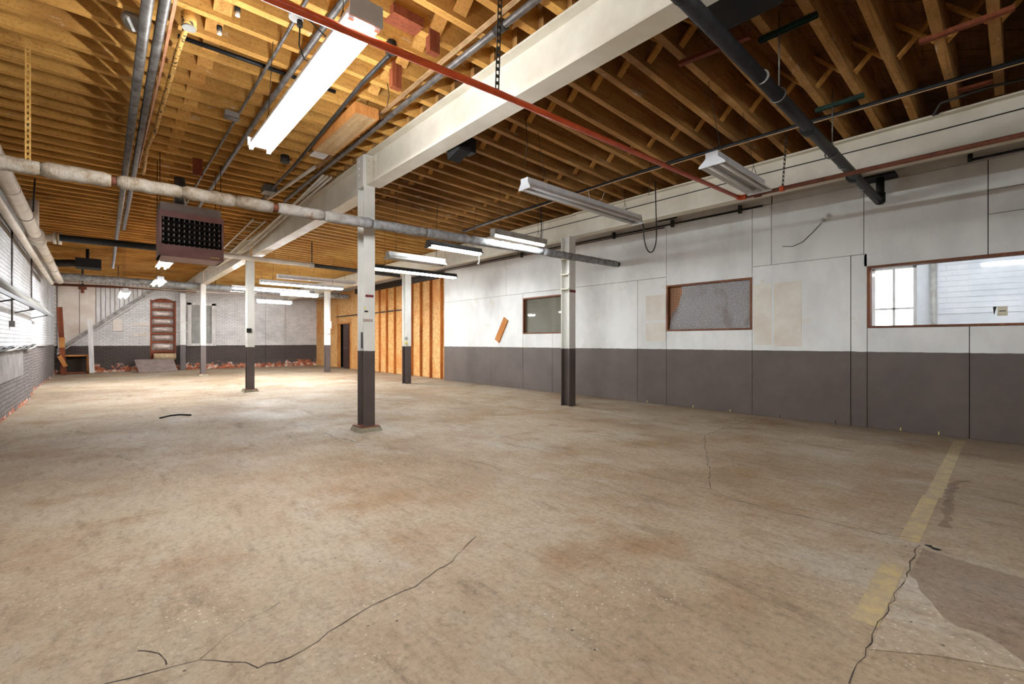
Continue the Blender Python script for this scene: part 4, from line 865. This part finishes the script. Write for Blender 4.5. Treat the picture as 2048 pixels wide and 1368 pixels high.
# black loop cable from strip light to ceiling
E1 = Vector((6.16, 3.98, 3.24)); pts = [E1, E1 + Vector((.1, -.03, .03))]
for i in range(13):
    q = math.pi * i / 12; pts.append(Vector((6.45 - .19 * math.cos(q), 3.9, 3.02 - .32 * math.sin(q))))
pts += [Vector((6.63, 3.9, 3.3)), Vector((6.6, 3.9, 3.85))]
pipe('cable', pts, .009, 'wire', 'black cable looping down from the end of the long unlit strip light', 'cable', None, 8)
ob('pull_cord', MB().tube([(5.52, 7.12, 3.06), (5.53, 7.12, 2.86), (5.49, 7.12, 2.82), (5.55, 7.12, 2.80), (5.52, 7.12, 2.85)], .008, 6), 'whitewire', None, 'white knotted pull cord under the short dark-hooded fixture', 'cord')

# ---------------------------------------------------------------- right wall fittings
t = thing('wall_conduit', (8.4, 8, 3.66), 'dark thin conduit running high along the plywood wall', 'conduit')
ob('run', tube([(8.46, 2.95, 3.63), (8.46, 8.0, 3.655), (8.46, 14.0, 3.69)], .018, 8), 'darkmetal', t)
ob('lower_run', tube([(8.47, 4.8, 3.60), (8.47, 13.8, 3.64)], .01, 6), 'rustpipe', t)
for y in (3.3, 4.6, 6.0, 7.3, 9.0): ob('clip', box(8.44, 8.5, y, y + .05, 3.58, 3.72), 'darkmetal', t)
ob('hook_rail', MB().tube([(8.44, .42, 3.66), (8.44, -1.0, 3.66)], .018, 8).tube([(8.44, .42, 3.64), (8.44, .42, 3.74)], .025, 8), 'blackpipe', None, 'black rail with hook above the bright window', 'rail')
ob('vent_slot', box(8.44, 8.512, 4.55, 4.95, 3.75, 3.80), 'black', None, 'black slot high on the plywood wall behind the wall beam', 'slot')
a, b = onx(1012, 638, 8.48), onx(994, 682, 8.48)
ob('wood_scrap', MB().bar(a, b, .20, .03, (1, 0, 0)), 'newwood', None, 'tilted orange wood board fixed on the white wall beside the dusty window', 'board')
t = thing('wall_lamp', (8.44, 2.03, 3.15), 'pair of small bulbs with a drooping wire on the plywood wall', 'lamp')
for px in ((1656, 431), (1646, 441)):
    p = onx(*px, 8.46); ob('bulb', tube([(8.5, p.y, p.z), (8.44, p.y, p.z), (8.41, p.y, p.z)], [.012, .03, .015], 10), 'porcelain', t)
ob('wire', tube([onx(1643, 446, 8.49), onx(1625, 465, 8.49), onx(1605, 484, 8.49), onx(1585, 493, 8.49), onx(1565, 493, 8.49)], .005, 6), 'wire', t)

# ---------------------------------------------------------------- left wall fittings
t = thing('mesh_guard', (-1.1, 13, 2.0), 'long expanded metal guard shelf along the white brick side wall', 'guard')
P0, P1 = (XL + .015, 2.32), (-1.0, 1.96)
for (x, z) in (P0, P1): ob('rail', MB().bar((x, 4.0, z), (x, 17.6, z), .02, .06), 'darkmetal', t)
mb = MB(); y = 4.0; 
while y < 17.3:
    mb.bar((P0[0], y, P0[1]), (P1[0], y + .2, P1[1]), .022, .008); mb.bar((P0[0], y + .2, P0[1]), (P1[0], y, P1[1]), .022, .008); y += .16
ob('expanded_mesh', mb, 'greyplate', t, kind='stuff')
for y in (5, 7.5, 10.2, 13, 15.8): ob('bracket', MB().bar((XL + .01, y, 1.85), (-1.0, y, 1.93), .03, .02), 'darkmetal', t)
t = thing('cable_bundle', (-1.15, 10, 1.12), 'bundle of dark twisted cables lying along the paint line of the white brick side wall', 'cables')
for k in range(3): ob('cable', tube([(XL + .15 + .025 * math.cos(i * .5 + k * 2.1), 4 + i * .22, 1.17 + .03 * math.sin(i * .5 + k * 2.1)) for i in range(50)], .018, 8), ['darkmetal', 'greyplate', 'black'][k], t)
for px, z1, lb in (((24, 600), 1.62, 'thin grey conduit dropping to a switch box on the white brick side wall'), ((63, 560), 2.1, 'thin grey conduit on the white brick side wall beyond the switch')):
    y = onx(px[0], px[1], XL + .03).y; t = thing('wall_conduit', (XL + .04, y, z1), lb, 'conduit', 'left wall conduits')
    ob('run', tube([(XL + .03, y, 3.4), (XL + .03, y, z1)], .014, 8), 'greymetal', t); ob('switch_box', box(XL, XL + .07, y - .06, y + .06, z1 - .06, z1 + .05), 'greymetal', t)

# ---------------------------------------------------------------- far wall objects
t = thing('insulated_doorway', ((DX0 + DX1) / 2, YB, .6), 'arched doorway stuffed with foil insulation batts between brown slats', 'doorway')
ob('jamb', box(DX0, DX0 + .05, YB + .02, YB + .14, .55, DZ1), 'redwood', t); ob('jamb', box(DX1 - .07, DX1, YB + .02, YB + .14, .55, DZ1), 'redwood', t)
ob('backing', box(DX0, DX1, YB + .2, YB + .25, 0, DZ1 + .1), 'redwood', t)
zz = [.86, 1.28, 1.66, 2.02, 2.38, 2.74, 3.1]
def pillow(x0, x1, y, z0, z1, d):
    mb = MB(); N, K = 8, 6; vs = []
    for i in range(N + 1):
        for j in range(K + 1):
            u, v = i / N, j / K; b = (math.sin(math.pi * u) ** .35) * (math.sin(math.pi * v) ** .5)
            vs.append((x0 + (x1 - x0) * u, y - d * b * (1 + random.uniform(-.15, .15)), z0 + (z1 - z0) * v))
    fs = [(i * (K + 1) + j, (i + 1) * (K + 1) + j, (i + 1) * (K + 1) + j + 1, i * (K + 1) + j + 1) for i in range(N) for j in range(K)]
    mb.add(vs, fs); mb.smooth = True; return mb
for i in range(6):
    ob('insulation_batt', pillow(DX0 + .05, DX1 - .07, YB + .16, zz[i] + .04, zz[i + 1] - .02, .14), 'foil', t); ob('slat', box(DX0 + .03, DX1 - .05, YB + .03, YB + .07, zz[i] - .04, zz[i] + .04), 'redwood', t)
ob('loose_batt', tube([(DX0 + .12, YB - .12, .62), (DX1 - .02, YB - .12, .62)], .15, 14), 'kraft', t, label='loose rolled kraft faced batt')
A, B, C_4, D = ony(278, 723, 25.2), ony(349, 721, 25.2), ony(360, 742, 24.6), ony(286, 747, 24.6)
a, b = (A.x, 25.55, .55), (B.x, 25.55, .55)
P = [Vector((1.0, 25.5, .52)), Vector((2.38, 25.5, .52)), Vector((2.42, 24.55, .015)), Vector((1.12, 24.55, .015))]
nrm = (P[1] - P[0]).cross(P[3] - P[0]).normalized() * .02
ob('leaning_sheet', MB().add(P + [q + nrm for q in P], [(0, 1, 2, 3), (7, 6, 5, 4), (0, 4, 5, 1), (1, 5, 6, 2), (2, 6, 7, 3), (3, 7, 4, 0)]), 'mat', None, 'grey-brown sheet leaning like a ramp below the stuffed doorway', 'sheet')
t = thing('wood_bench', (-.8, 24.9, 0), 'orange-brown wooden rack with low shelf against the corner of the brick end wall', 'rack')
bY = 25.0
def bz(px, py): return ony(px, py, bY)
T0 = bz(119, 614); T1 = bz(126, 745)
ob('post', MB().bar((T0.x, bY, T0.z), (T1.x + .02, bY, .01), .16, .05, (0, 1, 0)), 'redwood', t)
q = bz(125, 685); ob('cleat', MB().box(q.x - .09, q.x + .07, bY - .05, bY - .025, q.z - .2, q.z + .2), 'newwood', t)
q = bz(126, 722); ob('cleat', MB().bar((q.x - .1, bY - .06, q.z + .2), (q.x + .08, bY - .06, q.z - .22), .13, .03, (0, 1, 0)), 'newwood', t)
s0, s1 = bz(130, 711), bz(178, 711)
ob('shelf', box(s0.x, s1.x, bY - .05, bY + .5, s0.z - .04, s0.z + .01), 'newwood', t); ob('leg', box(s1.x - .07, s1.x, bY - .03, bY + .03, .005, s0.z - .04), 'newwood', t); ob('bottom_rail', box(s0.x, s1.x, bY - .03, bY + .03, .03, .09), 'redwood', t)
ob('back_board', box(s0.x, s1.x, bY + .45, bY + .48, .02, s0.z - .04), 'crack', t)
T0 = ony(180, 641, 24.8); T1 = ony(184, 746, 24.8)
t = thing('white_post', (T1.x, 24.8, 0), 'short white painted post standing before the stair stringer', 'post')
ob('shaft', MB().bar((T0.x, 24.8, T0.z), (T1.x, 24.8, .05), .15, .12, (0, 1, 0)), 'plank_white', t); ob('foot', MB().box(T1.x - .09, T1.x + .09, 24.72, 24.88, 0, .05), 'cement', t)
# rubber strip on the floor
ob('rubber_strip', MB().tube([onz(320, 836, .012), onz(340, 831, .012), onz(360, 829, .012), onz(382, 830, .012)], .012, 8), 'black', None, 'curved black rubber strip lying on the floor', 'strip')
